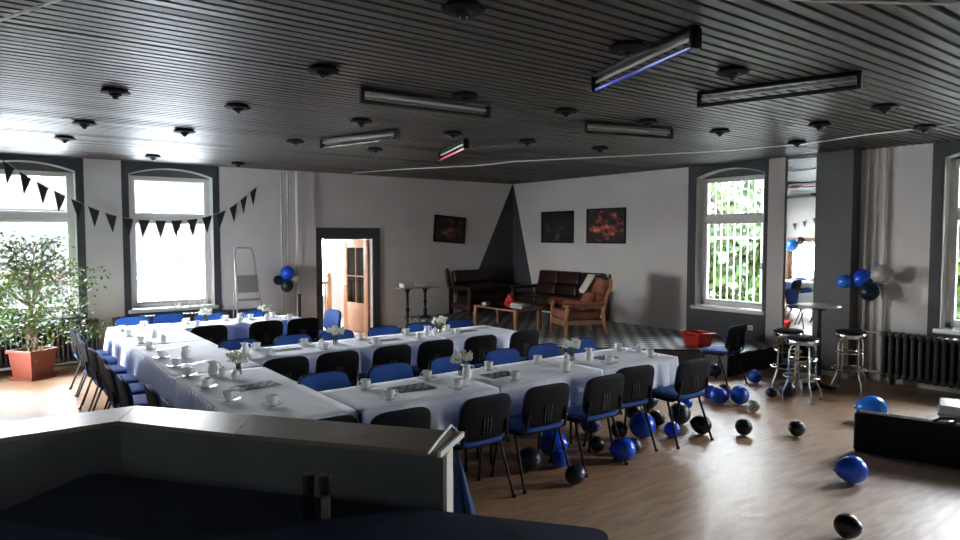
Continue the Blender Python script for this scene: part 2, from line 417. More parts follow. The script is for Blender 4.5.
# base boards
struct(MB().box((3.3, 11.97, 0), (4.66, 12, .09)).box((6.4, 11.97, 0), (6.9, 12, .09)).build('baseboard_back', M['wall_dark'], flat=True), 'dark base board of the back wall')
struct(MB().box((9.63, 4.3, 0), (9.66, 4.87, .07)).box((9.63, 4.3, 0), (9.9, 4.33, .07)).box((9.87, -2.5, 0), (9.9, 4.3, .07)).build('baseboard_right', M['pipe'], flat=True), 'pale base board of the right wall and column')

# ------------------------------------------------------------------ windows
def window(n, ax, op, wallpos, sgn, label, casement=False, sashes=1):
    """ax 'y': window in the back wall; 'x': in the right wall"""
    u0, u1, z0, zs, rise = op
    e = empty('window_%d' % n); struct(e, label)
    d = wallpos
    zf = 3.0
    def P(mb, ua, ub, za, zb, ta, tb, bev=.004):
        a, b = (d+ta, d+tb)
        if ax == 'y': mb.box((ua, a, za), (ub, b, zb), bev)
        else: mb.box((a, ua, za), (b, ub, zb), bev)
    rv = MB()   # reveal lining
    for (ua, ub) in ((u0, u0+.012), (u1-.012, u1)):
        P(rv, ua, ub, z0, zs, 0, .26, 0)
    N = ARC
    for i in range(N):
        ua = u0+(u1-u0)*i/N; ub = u0+(u1-u0)*(i+1)/N
        za = arch_z(ua, u0, u1, zs, rise); zb = arch_z(ub, u0, u1, zs, rise)
        poly = [(ua, za-.012), (ub, zb-.012), (ub, zb), (ua, za)]
        rv.prism(poly, d, d+.26, ax)
    rv.build('reveal', M['reveal'], e, flat=True)
    fl = MB()   # dark filler under the arch
    top = [(u0+(u1-u0)*i/N, arch_z(u0+(u1-u0)*i/N, u0, u1, zs, rise)-.012) for i in range(N+1)]
    fl.prism([(u0, zf)]+top+[(u1, zf)], d+.16, d+.26, ax)
    fl.build('arch_filler', M['wall_dark2'], e, flat=True)
    fr = MB()
    a, b = u0+.012, u1-.012; s0 = z0+.02
    P(fr, a, a+.06, s0, zf, .17, .25); P(fr, b-.06, b, s0, zf, .17, .25)
    P(fr, a, b, s0, s0+.07, .17, .25); P(fr, a, b, zf-.05, zf, .17, .25); P(fr, a, b, 2.25, 2.33, .165, .25)
    fr.build('window_frame', M['pframe'], e)
    for nm, za, zb in (('lower_sash', s0+.07, 2.25), ('upper_sash', 2.33, zf-.05)):
        sb = MB(); t = .045
        P(sb, a+.06, a+.06+t, za, zb, .15, .2); P(sb, b-.06-t, b-.06, za, zb, .15, .2)
        P(sb, a+.06+t, b-.06-t, za, za+t, .15, .2); P(sb, a+.06+t, b-.06-t, zb-t, zb, .15, .2)
        so = sb.build(nm, M['pframe'], e)
        pb = MB(); P(pb, a+.06+t, b-.06-t, za+t, zb-t, .17, .176, 0); pb.build('pane', M['glass'], so, flat=True)
    hb = MB(); um = b-.10 if ax == 'y' else a+.1
    P(hb, um-.01, um+.01, 1.45, 1.57, .12, .15, .003); hb.build('window_handle', M['alu'], e)
    sl = MB(); P(sl, u0-.05, u1+.05, z0-.035, z0+.02, -.06, .17, .006); sl.build('window_sill', M['pframe'], e)
window(1, 'y', W_back[0], 12., 1, 'bright arched window behind the potted fig tree')
window(2, 'y', W_back[1], 12., 1, 'bright arched window with flags across it, left of the ladder')
window(3, 'x', W_right[0], 9.9, 1, 'arched window above the stage with green trees outside')
window(4, 'x', W_right[1], 9.9, 1, 'arched window above the right radiator at the picture edge')
window(5, 'x', W_right[2], 9.9, 1, 'arched window outside the picture')

# ------------------------------------------------------------------ doors
d1 = empty('door_1', (6.2, 12.08, 0)); struct(d1, 'open brown wooden door leaf with tall glazed panes')
d1.rotation_euler.z = R(95)
W = .96
lb = MB(); lb.box((0, -.02, .01), (.15, .02, 1.92), .004).box((W-.15, -.02, .01), (W, .02, 1.92), .004)
lb.box((.15, -.02, .01), (W-.15, .02, .62), .004).box((.15, -.02, 1.76), (W-.15, .02, 1.92), .004)
lb.build('door_leaf', M['woodd'], d1)
MB().box((.15, -.004, .62), (W-.15, .004, 1.76)).build('pane', M['glassd'], d1, flat=True)
mb = MB(); mb.box((W/2-.012, -.012, .62), (W/2+.012, .012, 1.76))
for z in (1.17,): mb.box((.15, -.012, z-.01), (W-.15, .012, z+.01))
mb.build('glazing_bar', M['woodd'], d1)
MB().cyl((W-.07, -.06, 1.0), (W-.07, .06, 1.0), .01).cyl((W-.07, -.06, 1.0), (W-.19, -.06, 1.0), .009).cyl((W-.07, .06, 1.0), (W-.19, .06, 1.0), .009).build('door_handle', M['alu'], d1)
# glazed double door in the left wall (seen in the mirror)
d2 = empty('door_2', (X0-.1, 9.3, 0)); struct(d2, 'orange wooden glazed double door in the left wall, seen in the mirror')
fb = MB(); fb.box((-.06, 0, 0), (.13, .08, 1.95), .004).box((-.06, 1.77, 0), (.13, 1.85, 1.95), .004).box((-.06, .08, 1.87), (.13, 1.77, 1.95), .004)
fb.build('door_frame', M['woodl'], d2)
for k in range(2):
    y0 = .08+.845*k; lf = MB()
    lf.box((0, y0, .01), (.05, y0+.09, 1.87), .004).box((0, y0+.755, .01), (.05, y0+.845, 1.87), .004)
    lf.box((0, y0+.09, .01), (.05, y0+.755, .5), .004).box((0, y0+.09, 1.78), (.05, y0+.755, 1.87), .004).box((0, y0+.09, 1.12), (.05, y0+.755, 1.17), .004)
    l = lf.build('door_leaf', M['woodl'], d2)
    MB().box((.02, y0+.09, .5), (.026, y0+.755, 1.78)).build('pane', M['glass'], l, flat=True)

# hall behind the doorway
hx0, hx1, hy0, hy1 = 4.3, 7.6, 12.3, 15.2
struct(MB().box((hx0, hy0, -.1), (hx1, hy1, 0)).build('floor_hall', M['hallfloor'], flat=True), 'pale floor of the room beyond the doorway')
struct(MB().box((hx0, hy0, 2.8), (hx1, hy1, 2.9)).build('ceiling_hall', M['wall'], flat=True), 'white ceiling of the room beyond the doorway')
struct(MB().box((hx0-.1, hy0, 0), (hx0, hy1, 2.8)).build('wall_hall_left', M['wall'], flat=True), 'white side wall beyond the doorway')
struct(MB().box((hx1, hy0, 0), (hx1+.1, hy1, 2.8)).build('wall_hall_right', M['wall'], flat=True), 'white side wall beyond the doorway, right')
struct(wall_strips('y', hx0, hx1, hy1, hy1+.15, [(4.6, 6.7, .5, 2.6, 0)], 0, 2.8).build('wall_hall_back', M['wall'], flat=True), 'white far wall beyond the doorway')
w6 = empty('window_6', (4.6, hy1+.05, .5)); struct(w6, 'large bright window seen through the doorway')
MB().box((0, 0, 0), (2.1, .06, .06)).box((0, 0, 2.04), (2.1, .06, 2.1)).box((0, 0, .06), (.06, .06, 2.04)).box((2.04, 0, .06), (2.1, .06, 2.04)).box((1.46, 0, .06), (1.54, .06, 2.04)).build('window_frame', M['pframe'], w6, flat=True)
MB().box((.06, .03, .06), (2.04, .036, 2.04)).build('pane', M['glass'], w6, flat=True)
bal = tag(empty('stair_balustrade', (4.9, 14.0, 0)), 'brown wooden stair balustrade seen through the doorway', 'balustrade')
MB().box((0, -.03, .92), (1.3, .03, .98), .008).build('handrail', M['woodd'], bal)
MB().box((0, -.02, .05), (1.3, .02, .09), .005).build('bottom_rail', M['woodd'], bal)
b0 = MB().lathe([(.015, .09), (.024, .2), (.014, .35), (.026, .5), (.014, .7), (.02, .92)], (.08, 0, 0), 10).build('baluster', M['woodd'], bal)
for i in range(1, 10): dup(b0, (i*.125, 0, 0), parent=bal)
MB().box((1.24, -.05, 0), (1.34, .05, 1.08), .01).sph((1.29, 0, 1.12), .055).build('newel_post', M['woodd'], bal)

# ------------------------------------------------------------------ stage
poly = [(9.9, 5.4), (8.42, 5.4), (8.42, 5.87), (6.95, 7.34), (6.95, 12.), (9.9, 12.)]
st = tag(empty('stage_platform'), 'low corner stage with chequered black and white floor', 'stage')
MB().prism([(9.88, 5.42), (8.44, 5.42), (8.44, 5.88), (6.97, 7.35), (6.97, 11.98), (9.88, 11.98)], 0, .3).build('stage_base', M['stage_w'], st, flat=True)
MB().prism([(9.88, 5.4), (8.42, 5.4), (8.42, 5.419), (9.88, 5.419)], 0, .3).build('side_board', M['stage_b'], st, flat=True)['label'] = 'black side board'
MB().prism([(9.885, 5.4), (8.42, 5.4), (8.42, 5.87), (6.95, 7.34), (6.95, 11.98), (9.885, 11.98)], .3, .32).build('stage_top', M['check'], st, flat=True)['label'] = 'small black and white chequered stage floor'

# ------------------------------------------------------------------ radiators and pipes
def radiator(name_loc, n, pitch, ax, label, h=.6, z=.1, sw=1.):
    e = tag(empty('radiator', name_loc), label, 'radiator')
    if ax == 'y': e.rotation_euler.z = R(90)
    s = MB()
    for yy in (-.07, 0, .07): s.tube([(0, yy, z), (0, yy, z+h*.5), (0, yy, z+h)], .019, 8)
    s.ob((0, 0, z+h-.02), (.062, .19, .07), .022).ob((0, 0, z+.04), (.062, .19, .07), .022)
    s.ob((0, 0, z+h*.5), (.03, .15, h-.1), .01)
    for v in s.bm.verts: v.co.x *= sw
    p = s.build('radiator_section', M['radiator'], e)
    for i in range(1, n):
        dup(p, (i*pitch, 0, 0), parent=e)
    L = (n-1)*pitch
    MB().cyl((-.03, 0, z+h-.02), (L+.03, 0, z+h-.02), .022).cyl((-.03, 0, z+.04), (L+.03, 0, z+.04), .022).build('radiator_header', M['radiator'], e)
    f = MB()
    for xx in (pitch, L-pitch): f.box((xx-.02, -.07, 0), (xx+.02, .07, z+.03), .004)
    f.build('radiator_foot', M['radiator'], e)
    return e
radiator((-.62, 11.84, 0), 32, .064, 'x', 'dark cast iron radiator behind the potted fig tree')
radiator((1.62, 11.84, 0), 36, .064, 'x', 'dark cast iron radiator under the window beside the ladder')
radiator((9.72, 2.2, 0), 20, .088, 'y', 'dark cast iron radiator under the window at the right edge', sw=1.35)

def pipe(name, pts, r, label, clamp=None):
    m = MB(); m.tube(pts, r, 10)
    o = m.build(name, M['pipe']); tag(o, label, 'pipe'); return o
pipe('heating_pipe', [(9.84, 4.22, 0), (9.84, 4.22, 3.19)], .02, 'white vertical heating pipe nearest the dark column')
pipe('heating_pipe', [(9.86, 4.12, 0), (9.86, 4.12, 3.19)], .012, 'thin white vertical pipe, middle of the three beside the dark column')
pipe('heating_pipe', [(9.85, 3.98, 0), (9.85, 3.98, 3.19)], .026, 'thickest white vertical pipe, right of the dark column')
hp = pipe('radiator_pipe', [(9.74, 4.33, .68), (9.74, 4.1, .68), (9.74, 3.96, .68)], .016, 'white horizontal pipe feeding the right radiator')
MB().cyl((9.74, 3.93, .68), (9.74, 3.99, .68), .028).cyl((9.74, 3.96, .68), (9.7, 3.96, .68), .022).build('valve', M['alu'], hp)
pipe('return_pipe', [(9.74, 4.33, .14), (9.74, 3.96, .14)], .016, 'low white pipe at the foot of the right radiator')
pipe('heating_pipe', [(4.38, 11.95, 0), (4.38, 11.95, 3.19)], .018, 'thin white vertical pipe behind the wall balloons')
pipe('heating_pipe', [(4.5, 11.95, 0), (4.5, 11.95, 3.19)], .014, 'thinnest white vertical pipe just right of the wall balloons')
pipe('skirting_pipe', [(-.6, 11.6, .1), (1.35, 11.6, .1)], .02, 'pale horizontal pipe along the floor behind the plant pot')

# mirror
mr = tag(empty('wall_mirror', (9.87, 5.12, 1.62)), 'tall narrow wall mirror between white pilaster and dark column', 'mirror')
MB().box((-.012, -.255, -1.5), (-.006, .255, 1.54)).build('mirror_glass', M['mirror'], mr, flat=True)
MB().box((-.006, -.26, -1.505), (.028, .26, 1.545)).build('backing_board', M['dwood'], mr, flat=True)
so = tag(empty('wall_socket', (9.885, 5.95, .52)), 'small white wall socket on grey wall above the stage', 'socket')
MB().box((-.012, -.04, -.04), (0, .04, .04), .004).build('cover_plate', M['pframe'], so)
MB().cyl((-.016, 0, 0), (-.008, 0, 0), .02).build('socket_insert', M['grey'], so)

# ------------------------------------------------------------------ ceiling lamps
def make_spot():
    e = tag(empty('ceiling_lamp'), 'x', 'ceiling lamp', 'black ceiling lamps')
    MB().cyl((0, 0, 3.175), (0, 0, 3.198), .095, seg=20).build('ceiling_base', M['blackp'], e)
    MB().cyl((0, 0, 3.145), (0, 0, 3.176), .04, .06, seg=16).build('lamp_holder', M['blackp'], e)
    MB().sph((0, 0, 3.138), (.026, .026, .022)).build('bulb', M['tube_grey'], e)
    MB().lathe([(0, 3.16), (.1, 3.162), (.118, 3.17), (.118, 3.178), (.1, 3.185), (0, 3.185)], seg=9).build('scalloped_rim', M['blackp'], e)
    return e
sp = Proto(make_spot())
rows = [([(2.05, 10.87), (3.36, 11.09)], 'row nearest the back wall'), ([(.82, 9.49)], 'row above the back table'), ([(.88, 8.11), (1.85, 8.05), (3.15, 8.08), (4.31, 8.18)], 'fourth row from the viewer'),
        ([(.9, 6.21), (1.9, 6.26), (3.15, 6.27), (4.36, 6.37), (5.47, 6.35), (6.69, 6.27)], 'third row from the viewer'), ([(1.97, 4.51), (3.29, 4.62), (4.45, 4.61), (5.55, 4.55), (6.69, 4.45), (8.25, 4.39)], 'second row from the viewer'),
        ([(2.03, 2.87), (3.27, 2.84), (4.35, 2.8), (6.65, 2.72), (8.22, 2.96)], 'row nearest the viewer')]
for xs, nm in rows:
    for i, (x, yy) in enumerate(xs):
        pos = 'the only one visible' if len(xs) == 1 else ORD[i]+' from the left'
        sp.put((x, yy, 0), i*.3, 'small black ceiling lamp, %s in the %s' % (pos, nm))
sp.put((7.12, 3.55, 0), .2, 'small black ceiling lamp standing between rows, near the right wall')

def tube_fix(a, b, tubem, label, two=False):
    a = Vector(a); b = Vector(b); c = (a+b)/2; d = b-a; rz = math.atan2(d.y, d.x); L = d.length/2
    e = tag(empty('tube_light', (c.x, c.y, 0), rz), label, 'tube light')
    MB().box((-L, -.025, 3.165), (L, .025, 3.197), .005).build('channel', M['black'], e)
    for s in (-1, 1): MB().box((s*L-.03 if s > 0 else -L, -.035, 3.065), (s*L if s > 0 else -L+.03, .035, 3.18), .005).build('end_cap', M['black'], e)
    MB().cyl((-L+.03, 0, 3.138), (L-.03, 0, 3.138), .012, seg=10).build('reflector_edge', M['tube_white'], e)
    MB().cyl((-L+.03, 0, 3.083), (L-.03, 0, 3.083), .016, seg=12).build('lamp_tube', tubem, e)
    return e
tube_fix((2.46, 4.92), (3.72, 4.86), M['tube_grey'], 'black ceiling tube light with dark tube, above the left tables')
tube_fix((3.35, 7.74), (3.73, 6.53), M['tube_grey'], 'black ceiling tube light with dark tube, furthest on the left')
tube_fix((5.21, 7.92), (4.77, 6.68), M['tube_red'], 'ceiling tube light with a red tube')
tube_fix((3.68, 3.51), (3.28, 2.34), M['tube_blue'], 'ceiling tube light with a blue tube')
tube_fix((4.81, 3.41), (5.14, 2.26), M['tube_grey'], 'black ceiling tube light with dark tube, nearest the right side')
tube_fix((5.03, 4.95), (6.11, 4.67), M['tube_grey'], 'black ceiling tube light with dark tube, in the middle distance')

def cable(pts, r, label, m='cord', name='ceiling_cable', cat='cable'):
    o = MB().tube(pts, r, 6).build(name, M['pframe']); return tag(o, label, cat)
cable([(-.75, 6.2, 3.185), (.11, 4.54, 3.18), (.35, 3.94, 3.18), (.9, 2.6, 3.18), (1.9, .9, 3.185)], .008, 'white cable along the ceiling at the upper left corner')
cable([(2.9, 1.96, 3.18), (3.4, 1.7, 3.175), (3.98, 1.34, 3.18), (4.2, .9, 3.18)], .007, 'white cable along the ceiling at the upper right corner')
cable([(5.6, 11.5, 3.185), (6.0, 10.3, 3.18), (6.7, 8.99, 3.18), (6.78, 8.19, 3.18), (8.27, 5.5, 3.18), (8.5, 4.4, 3.18), (8.3, 3.61, 3.18), (8.3, 2.69, 3.18), (9.8, 2.2, 3.19)], .008, 'thin pale cable crossing the ceiling above the stage')

# ------------------------------------------------------------------ bunting
def bunting(pts, flags, label, fl=.27, fw=.19):
    pts = [Vector(p) for p in pts]
    # catmull-rom
    path = []
    for i in range(len(pts)-1):
        p0 = pts[max(i-1, 0)]; p1 = pts[i]; p2 = pts[i+1]; p3 = pts[min(i+2, len(pts)-1)]
        for k in range(8):
            t = k/8
            path.append(.5*((2*p1)+(p2-p0)*t+(2*p0-5*p1+4*p2-p3)*t*t+(-p0+3*p1-3*p2+p3)*t**3))
    path.append(pts[-1])
    e = tag(empty('bunting', tuple(pts[0])), label, 'bunting')
    o = pts[0]
    MB().tube([p-o for p in path], .004, 5).build('cord', M['cord'], e)
    cum = [0]
    for a, b in zip(path, path[1:]): cum.append(cum[-1]+(b-a).length)
    for i in range(flags):
        s = cum[-1]*(i+.5)/flags; k = max(j for j in range(len(cum)-1) if cum[j] <= s)
        p = path[k].lerp(path[k+1], (s-cum[k])/(cum[k+1]-cum[k])); t = (path[k+1]-path[k]).normalized()
        h = Vector((t.x, t.y, 0)).normalized(); n = h.cross(Vector((0, 0, 1)))
        sw = random.uniform(-.03, .03)
        A = p-t*fw/2; B = p+t*fw/2; C = p+Vector((0, 0, -fl))+h*sw+n*random.uniform(-.04, .04)-t*.5*fw*0
        m = MB(); th = n*.0015
        v = [m.bm.verts.new(q-o) for q in (A-th, B-th, C-th, A+th, B+th, C+th)]
        for f in ((0, 1, 2), (5, 4, 3), (0, 3, 4, 1), (1, 4, 5, 2), (2, 5, 3, 0)): m.bm.faces.new([v[j] for j in f])
        m.build('flag', M['flag'], e, flat=True)
    return e
bunting([(-.76, 11.8, 3.17), (-.25, 11.8, 3.15), (.2, 11.8, 3.10), (.46, 11.8, 2.93), (.73, 11.8, 2.75), (1.21, 11.8, 2.5), (1.62, 11.8, 2.33), (2.05, 11.85, 2.26), (2.6, 11.85, 2.26), (3.05, 11.85, 2.33), (3.45, 11.85, 2.5), (3.97, 11.97, 2.9)],
        21, 'dark triangular bunting strung across the two back windows', .29, .17)
bunting([(X0+.03, 11.7, 2.38), (X0+.06, 10.9, 2.4), (X0+.06, 10.4, 2.52), (X0+.06, 9.8, 2.72), (X0+.03, 9.2, 2.98)], 8, 'dark triangular bunting above the glazed door, seen in the mirror', .22, .15)

# ------------------------------------------------------------------ balloons
def make_balloon(m, nm='balloon'):
    # axis along +Z local, knot at bottom, centre at origin, unit radius ~ 1
    b = MB(); prof = []
    for i in range(19):
        t = i/18*PI; r = math.sin(t); z = math.cos(t)
        if z < 0: z *= 1+.22*(-z)**2
        prof.append((max(r, 0) if 0 < i < 18 else 0, z))
    b.lathe(prof, seg=24)
    o = b.build(nm, m)
    MB().lathe([(.03, -1.2), (.05, -1.24), (.1, -1.32), (.0, -1.33)], seg=10).build('knot', m, o)
    return o
BP = {k: make_balloon(M[k]) for k in ('b_blue', 'b_sky', 'b_navy', 'b_black', 'b_silver')}
BU = {k: False for k in BP}
def balloon(k, loc, r, label, tilt=None, group='balloons on the floor', elong=1.):
    if BU[k]: o = dup(BP[k])
    else: o = BP[k]; BU[k] = True
    o.scale = (r, r, r*elong); o.location = loc
    o.rotation_euler = tilt if tilt else (R(random.uniform(70, 110)), R(random.uniform(-20, 20)), R(random.uniform(0, 360)))
    tag(o, label, 'balloon', group); return o
floorb = [
 ('b_navy', 3.65, 4.2, .105, 'large dark teal balloon, leftmost under the front table chairs'),
 ('b_blue', 4.08, 4.38, .125, 'large blue balloon behind a smaller blue one, under the third chair'),
 ('b_blue', 3.93, 4.12, .075, 'small blue balloon just in front of the large blue one'),
 ('b_navy', 3.75, 3.76, .078, 'small dark pear-shaped balloon nearest the viewer beside the chair feet'),
 ('b_blue', 4.86, 4.66, .09, 'blue balloon furthest back under the middle of the front table'),
 ('b_black', 4.98, 4.38, .085, 'black balloon behind the blue balloon at the fourth chair'),
 ('b_navy', 4.5, 4.22, .07, 'small dark balloon touching the left side of the round blue balloon'),
 ('b_blue', 4.5, 3.9, .105, 'round blue balloon between the legs of the fourth chair'),
 ('b_navy', 4.72, 3.98, .075, 'dark balloon half hidden right of the round blue balloon'),
 ('b_blue', 5.16, 4.24, .13, 'largest blue balloon, under the second chair from the right'),
 ('b_black', 5.62, 4.44, .08, 'black balloon behind the legs of the rightmost chair'),
 ('b_blue', 5.42, 4.08, .078, 'small blue balloon between the legs of the rightmost chair'),
 ('b_navy', 5.86, 4.32, .115, 'dark teal balloon lying behind the rightmost chair seat'),
 ('b_black', 5.75, 3.97, .095, 'black balloon beside the right foot of the rightmost chair'),
 ('b_blue', 6.44, 4.66, .07, 'small elongated blue balloon right of the front table end'),
 ('b_blue', 6.6, 4.84, .07, 'elongated blue balloon touching the small one right of the table end'),
 ('b_blue', 7.08, 4.8, .09, 'blue balloon leftmost of the pile under the lone chair'),
 ('b_black', 5.62, 4.75, .09, 'black balloon deep under the right end of the front table'),
 ('b_navy', 6.12, 4.93, .085, 'dark balloon on the floor beyond the front table end'),
 ('b_blue', 8.35, 4.95, .09, 'blue balloon lying against the black stage side'),
 ('b_blue', 7.14, 4.42, .11, 'round blue balloon at the right of the pile near the lone chair'),
 ('b_blue', 6.96, 4.58, .10, 'blue balloon in the middle of the pile near the lone chair'),
 ('b_black', 7.32, 4.74, .08, 'black balloon tucked behind the blue pile near the lone chair'),
 ('b_silver', 6.96, 4.13, .07, 'small silver balloon alone on the floor before the bar stools'),
 ('b_navy', 8.25, 5.5, .095, 'dark balloon in the shadow at the stage corner'),
 ('b_black', 6.06, 3.7, .083, 'black balloon alone on the open floor, left of two'),
 ('b_black', 6.45, 3.36, .08, 'black balloon alone on the open floor, right of two'),
 ('b_blue', 5.58, 2.44, .11, 'blue balloon in front of the long black case'),
 ('b_black', 4.52, 2.0, .082, 'black balloon nearest the bottom edge on the open floor'),
 ('b_sky', 7.62, 3.14, .14, 'bright blue balloon behind the long black case'),
 ('b_navy', 7.92, 4.26, .1, 'dark teal balloon under the front bar stool, larger of two'),
 ('b_navy', 7.74, 4.36, .065, 'dark teal balloon under the front bar stool, smaller of two'),
]
for k, x, y, r, lab in floorb: balloon(k, (x, y, r+.004), r, lab)
bz = (R(150), R(20), R(40))
balloon('b_blue', (4.42, 11.82, 1.33), .125, 'blue balloon, largest of the cluster on the white wall pipe', (R(20), R(0), 0), 'balloon cluster right of the ladder')
balloon('b_navy', (4.26, 11.84, 1.2), .085, 'dark balloon at the left of the cluster right of the ladder', (R(20), R(-30), 0), 'balloon cluster right of the ladder')
balloon('b_silver', (4.58, 11.82, 1.2), .08, 'silver balloon at the right of the cluster right of the ladder', (R(20), R(30), 0), 'balloon cluster right of the ladder')
balloon('b_navy', (4.4, 11.78, 1.09), .115, 'dark balloon at the bottom of the cluster right of the ladder', (R(150), 0, 0), 'balloon cluster right of the ladder')
g = 'balloon cluster on the right wall pipes'
balloon('b_blue', (9.68, 4.17, 1.42), .125, 'blue balloon in the cluster on the right wall pipes, upper one', (R(40), R(40), 0), g)
balloon('b_sky', (9.56, 4.36, 1.37), .095, 'blue balloon at the left of the cluster on the right wall pipes', (R(60), R(-50), 0), g)
balloon('b_silver', (9.64, 3.9, 1.49), .125, 'silver balloon at the right of the cluster on the right wall pipes', (R(60), R(50), 0), g)
balloon('b_navy', (9.62, 4.06, 1.24), .125, 'dark balloon at the bottom of the cluster on the right wall pipes', (R(170), 0, 0), g)
g = 'balloon cluster on the glazed door'
balloon('b_sky', (-.6, 10.85, 1.72), .2, 'bright blue balloon on the glazed door, seen in the mirror', (R(40), 0, 0), g)
balloon('b_navy', (-.6, 10.62, 1.84), .14, 'dark balloon on the glazed door, seen in the mirror', (R(40), 0, 0), g)

# ------------------------------------------------------------------ chairs
def superpad(mb, w, h, d, n=4.5, seg=36, rings=4, puff=.012):
    """rounded cushion in the XZ plane, thickness d along Y centred on origin"""
    def out(sc, y):
        r = []
        for k in range(seg):
            a = 2*PI*k/seg; c = math.cos(a); s = math.sin(a)
            x = math.copysign(abs(c)**(2/n), c)*w/2*sc; z = math.copysign(abs(s)**(2/n), s)*h/2*sc
            r.append(mb.bm.verts.new((x, y, z)))
        return r
    L = [out(.35, -d/2-puff), out(.75, -d/2-puff*.6), out(.94, -d/2), out(1., -d/4), out(1., d/4), out(.94, d/2), out(.75, d/2+puff*.6), out(.35, d/2+puff)]
    for A, B in zip(L, L[1:]):
        for k in range(seg): mb.bm.faces.new((A[k], A[(k+1) % seg], B[(k+1) % seg], B[k]))
    mb.bm.faces.new(L[0][::-1]); mb.bm.faces.new(L[-1]); return mb

def make_chair():
    e = tag(empty('conference_chair'), 'x', 'chair', 'blue and black conference chairs')
    # seat
    m = MB(); superpad(m, .46, .42, .035, 5, puff=.008)
    bmesh.ops.rotate(m.bm, matrix=Matrix.Rotation(R(90), 3, 'X'), verts=m.bm.verts)
    for v in m.bm.verts: v.co.z -= .25*max(0, v.co.y-.12)**1.2
    bmesh.ops.translate(m.bm, vec=(0, .0, .465), verts=m.bm.verts)
    m.build('seat', M['blue'], e)
    m = MB(); superpad(m, .44, .40, .02, 5, puff=.004)
    bmesh.ops.rotate(m.bm, matrix=Matrix.Rotation(R(90), 3, 'X'), verts=m.bm.verts)
    bmesh.ops.translate(m.bm, vec=(0, .0, .44), verts=m.bm.verts)
    m.build('seat_pan', M['blackp'], e)
    def bend(m, off):
        for v in m.bm.verts:
            v.co.y += off - .10*(.23**2 - v.co.x**2)*3.2 + .02
        bmesh.ops.rotate(m.bm, matrix=Matrix.Rotation(R(9), 3, 'X'), verts=m.bm.verts)
        bmesh.ops.translate(m.bm, vec=(0, -.215, .655), verts=m.bm.verts)
    m = MB(); superpad(m, .455, .325, .022, 4.2, puff=.006); bend(m, .012); m.build('backrest_cushion', M['blue'], e)
    m = MB(); superpad(m, .475, .345, .02, 4.2, puff=.004); bend(m, -.012); sh = m.build('backrest_shell', M['blackp'], e)
    m = MB()
    for x in (-.03, 0, .03): m.box((x-.005, -.006, -.13), (x+.005, .004, .01), .002)
    bmesh.ops.translate(m.bm, vec=(.0, 0, 0), verts=m.bm.verts)
    bend(m, -.028); m.build('shell_rib', M['steel_dark'], sh)
    # legs of oval tube
    for s in (-1, 1):
        MB().tube([(s*.245, .2, .0), (s*.225, .12, .425)], .0115, 8).build('leg', M['black'], e)
        MB().tube([(s*.25, -.245, .0), (s*.225, -.09, .425)], .0115, 8).build('leg', M['black'], e)
        MB().tube([(s*.215, .0, .425), (s*.21, -.14, .425), (s*.205, -.2, .46), (s*.2, -.215, .53), (s*.19, -.225, .62)], .011, 8).build('back_support', M['black'], e)
    MB().tube([(-.228, .12, .42), (.228, .12, .42)], .011).tube([(-.228, -.09, .42), (.228, -.09, .42)], .011).tube([(-.225, .14, .425), (-.225, -.12, .425)], .011).tube([(.225, .14, .425), (.225, -.12, .425)], .011).build('seat_frame', M['black'], e)
    for s in (-1, 1):
        for yy, xx in ((.2, .245), (-.245, .25)): MB().cyl((s*xx, yy, 0), (s*xx, yy, .02), .016, seg=10).build('foot_cap', M['blackp'], e)
    return e
CH = Proto(make_chair())
def chairs(items, fmt, rz, jit=.03):
    n = len(items)
    for i, it in enumerate(items):
        x, y = it[:2]; a = rz + (it[2] if len(it) > 2 else random.uniform(-jit, jit))
        CH.put((x, y, 0), a, fmt % ORD[i])
chairs([(1.74, 4.24), (2.25, 4.13), (2.95, 4.1), (3.57, 4.1), (4.2, 4.07), (4.74, 4.18, -.12), (5.44, 4.06, -.05)], 'blue chair, black back to the viewer, %s from left along the front table', 0)
chairs([(2.32, 5.15), (2.97, 5.15), (3.62, 5.15), (4.28, 5.15), (4.84, 5.13), (5.44, 5.17)], 'blue chair facing the viewer, %s from left behind the front table', PI)
chairs([(2.32, 6.5), (2.87, 6.5), (3.5, 6.5), (4.08, 6.52), (4.7, 6.5), (5.4, 6.52)], 'blue chair, black back to the viewer, %s from left along the middle table', 0)
chairs([(2.3, 7.46), (2.93, 7.45), (3.5, 7.45), (4.16, 7.46), (4.72, 7.46), (5.36, 7.46)], 'blue chair facing the viewer, %s from left behind the middle table', PI)
chairs([(2.35, 9.36), (3.12, 9.38), (3.66, 9.38)], 'blue chair, black back to the viewer, %s from left along the back table', 0)
chairs([(2.75, 10.38), (3.42, 10.38)], 'blue chair facing the viewer, %s from left behind the back table', PI)
chairs([(1.7, 10.56), (2.22, 10.68)], 'blue chair at the window end of the long table, %s from left', PI)
chairs([(1.1, 9.85), (1.12, 9.3), (1.08, 8.6), (1.1, 7.95), (1.12, 7.37), (1.1, 6.8), (1.12, 6.22), (1.24, 5.66), (1.25, 5.1)], 'blue and black chair on the left side of the long table, %s from the window', -PI/2)
CH.put((4.22, 9.85, 0), R(97), 'brightly lit blue chair at the right end of the back table, by the doorway')
CH.put((7.97, 5.22, 0), R(5), 'lone blue and black chair beside the stage, facing away from the stools')

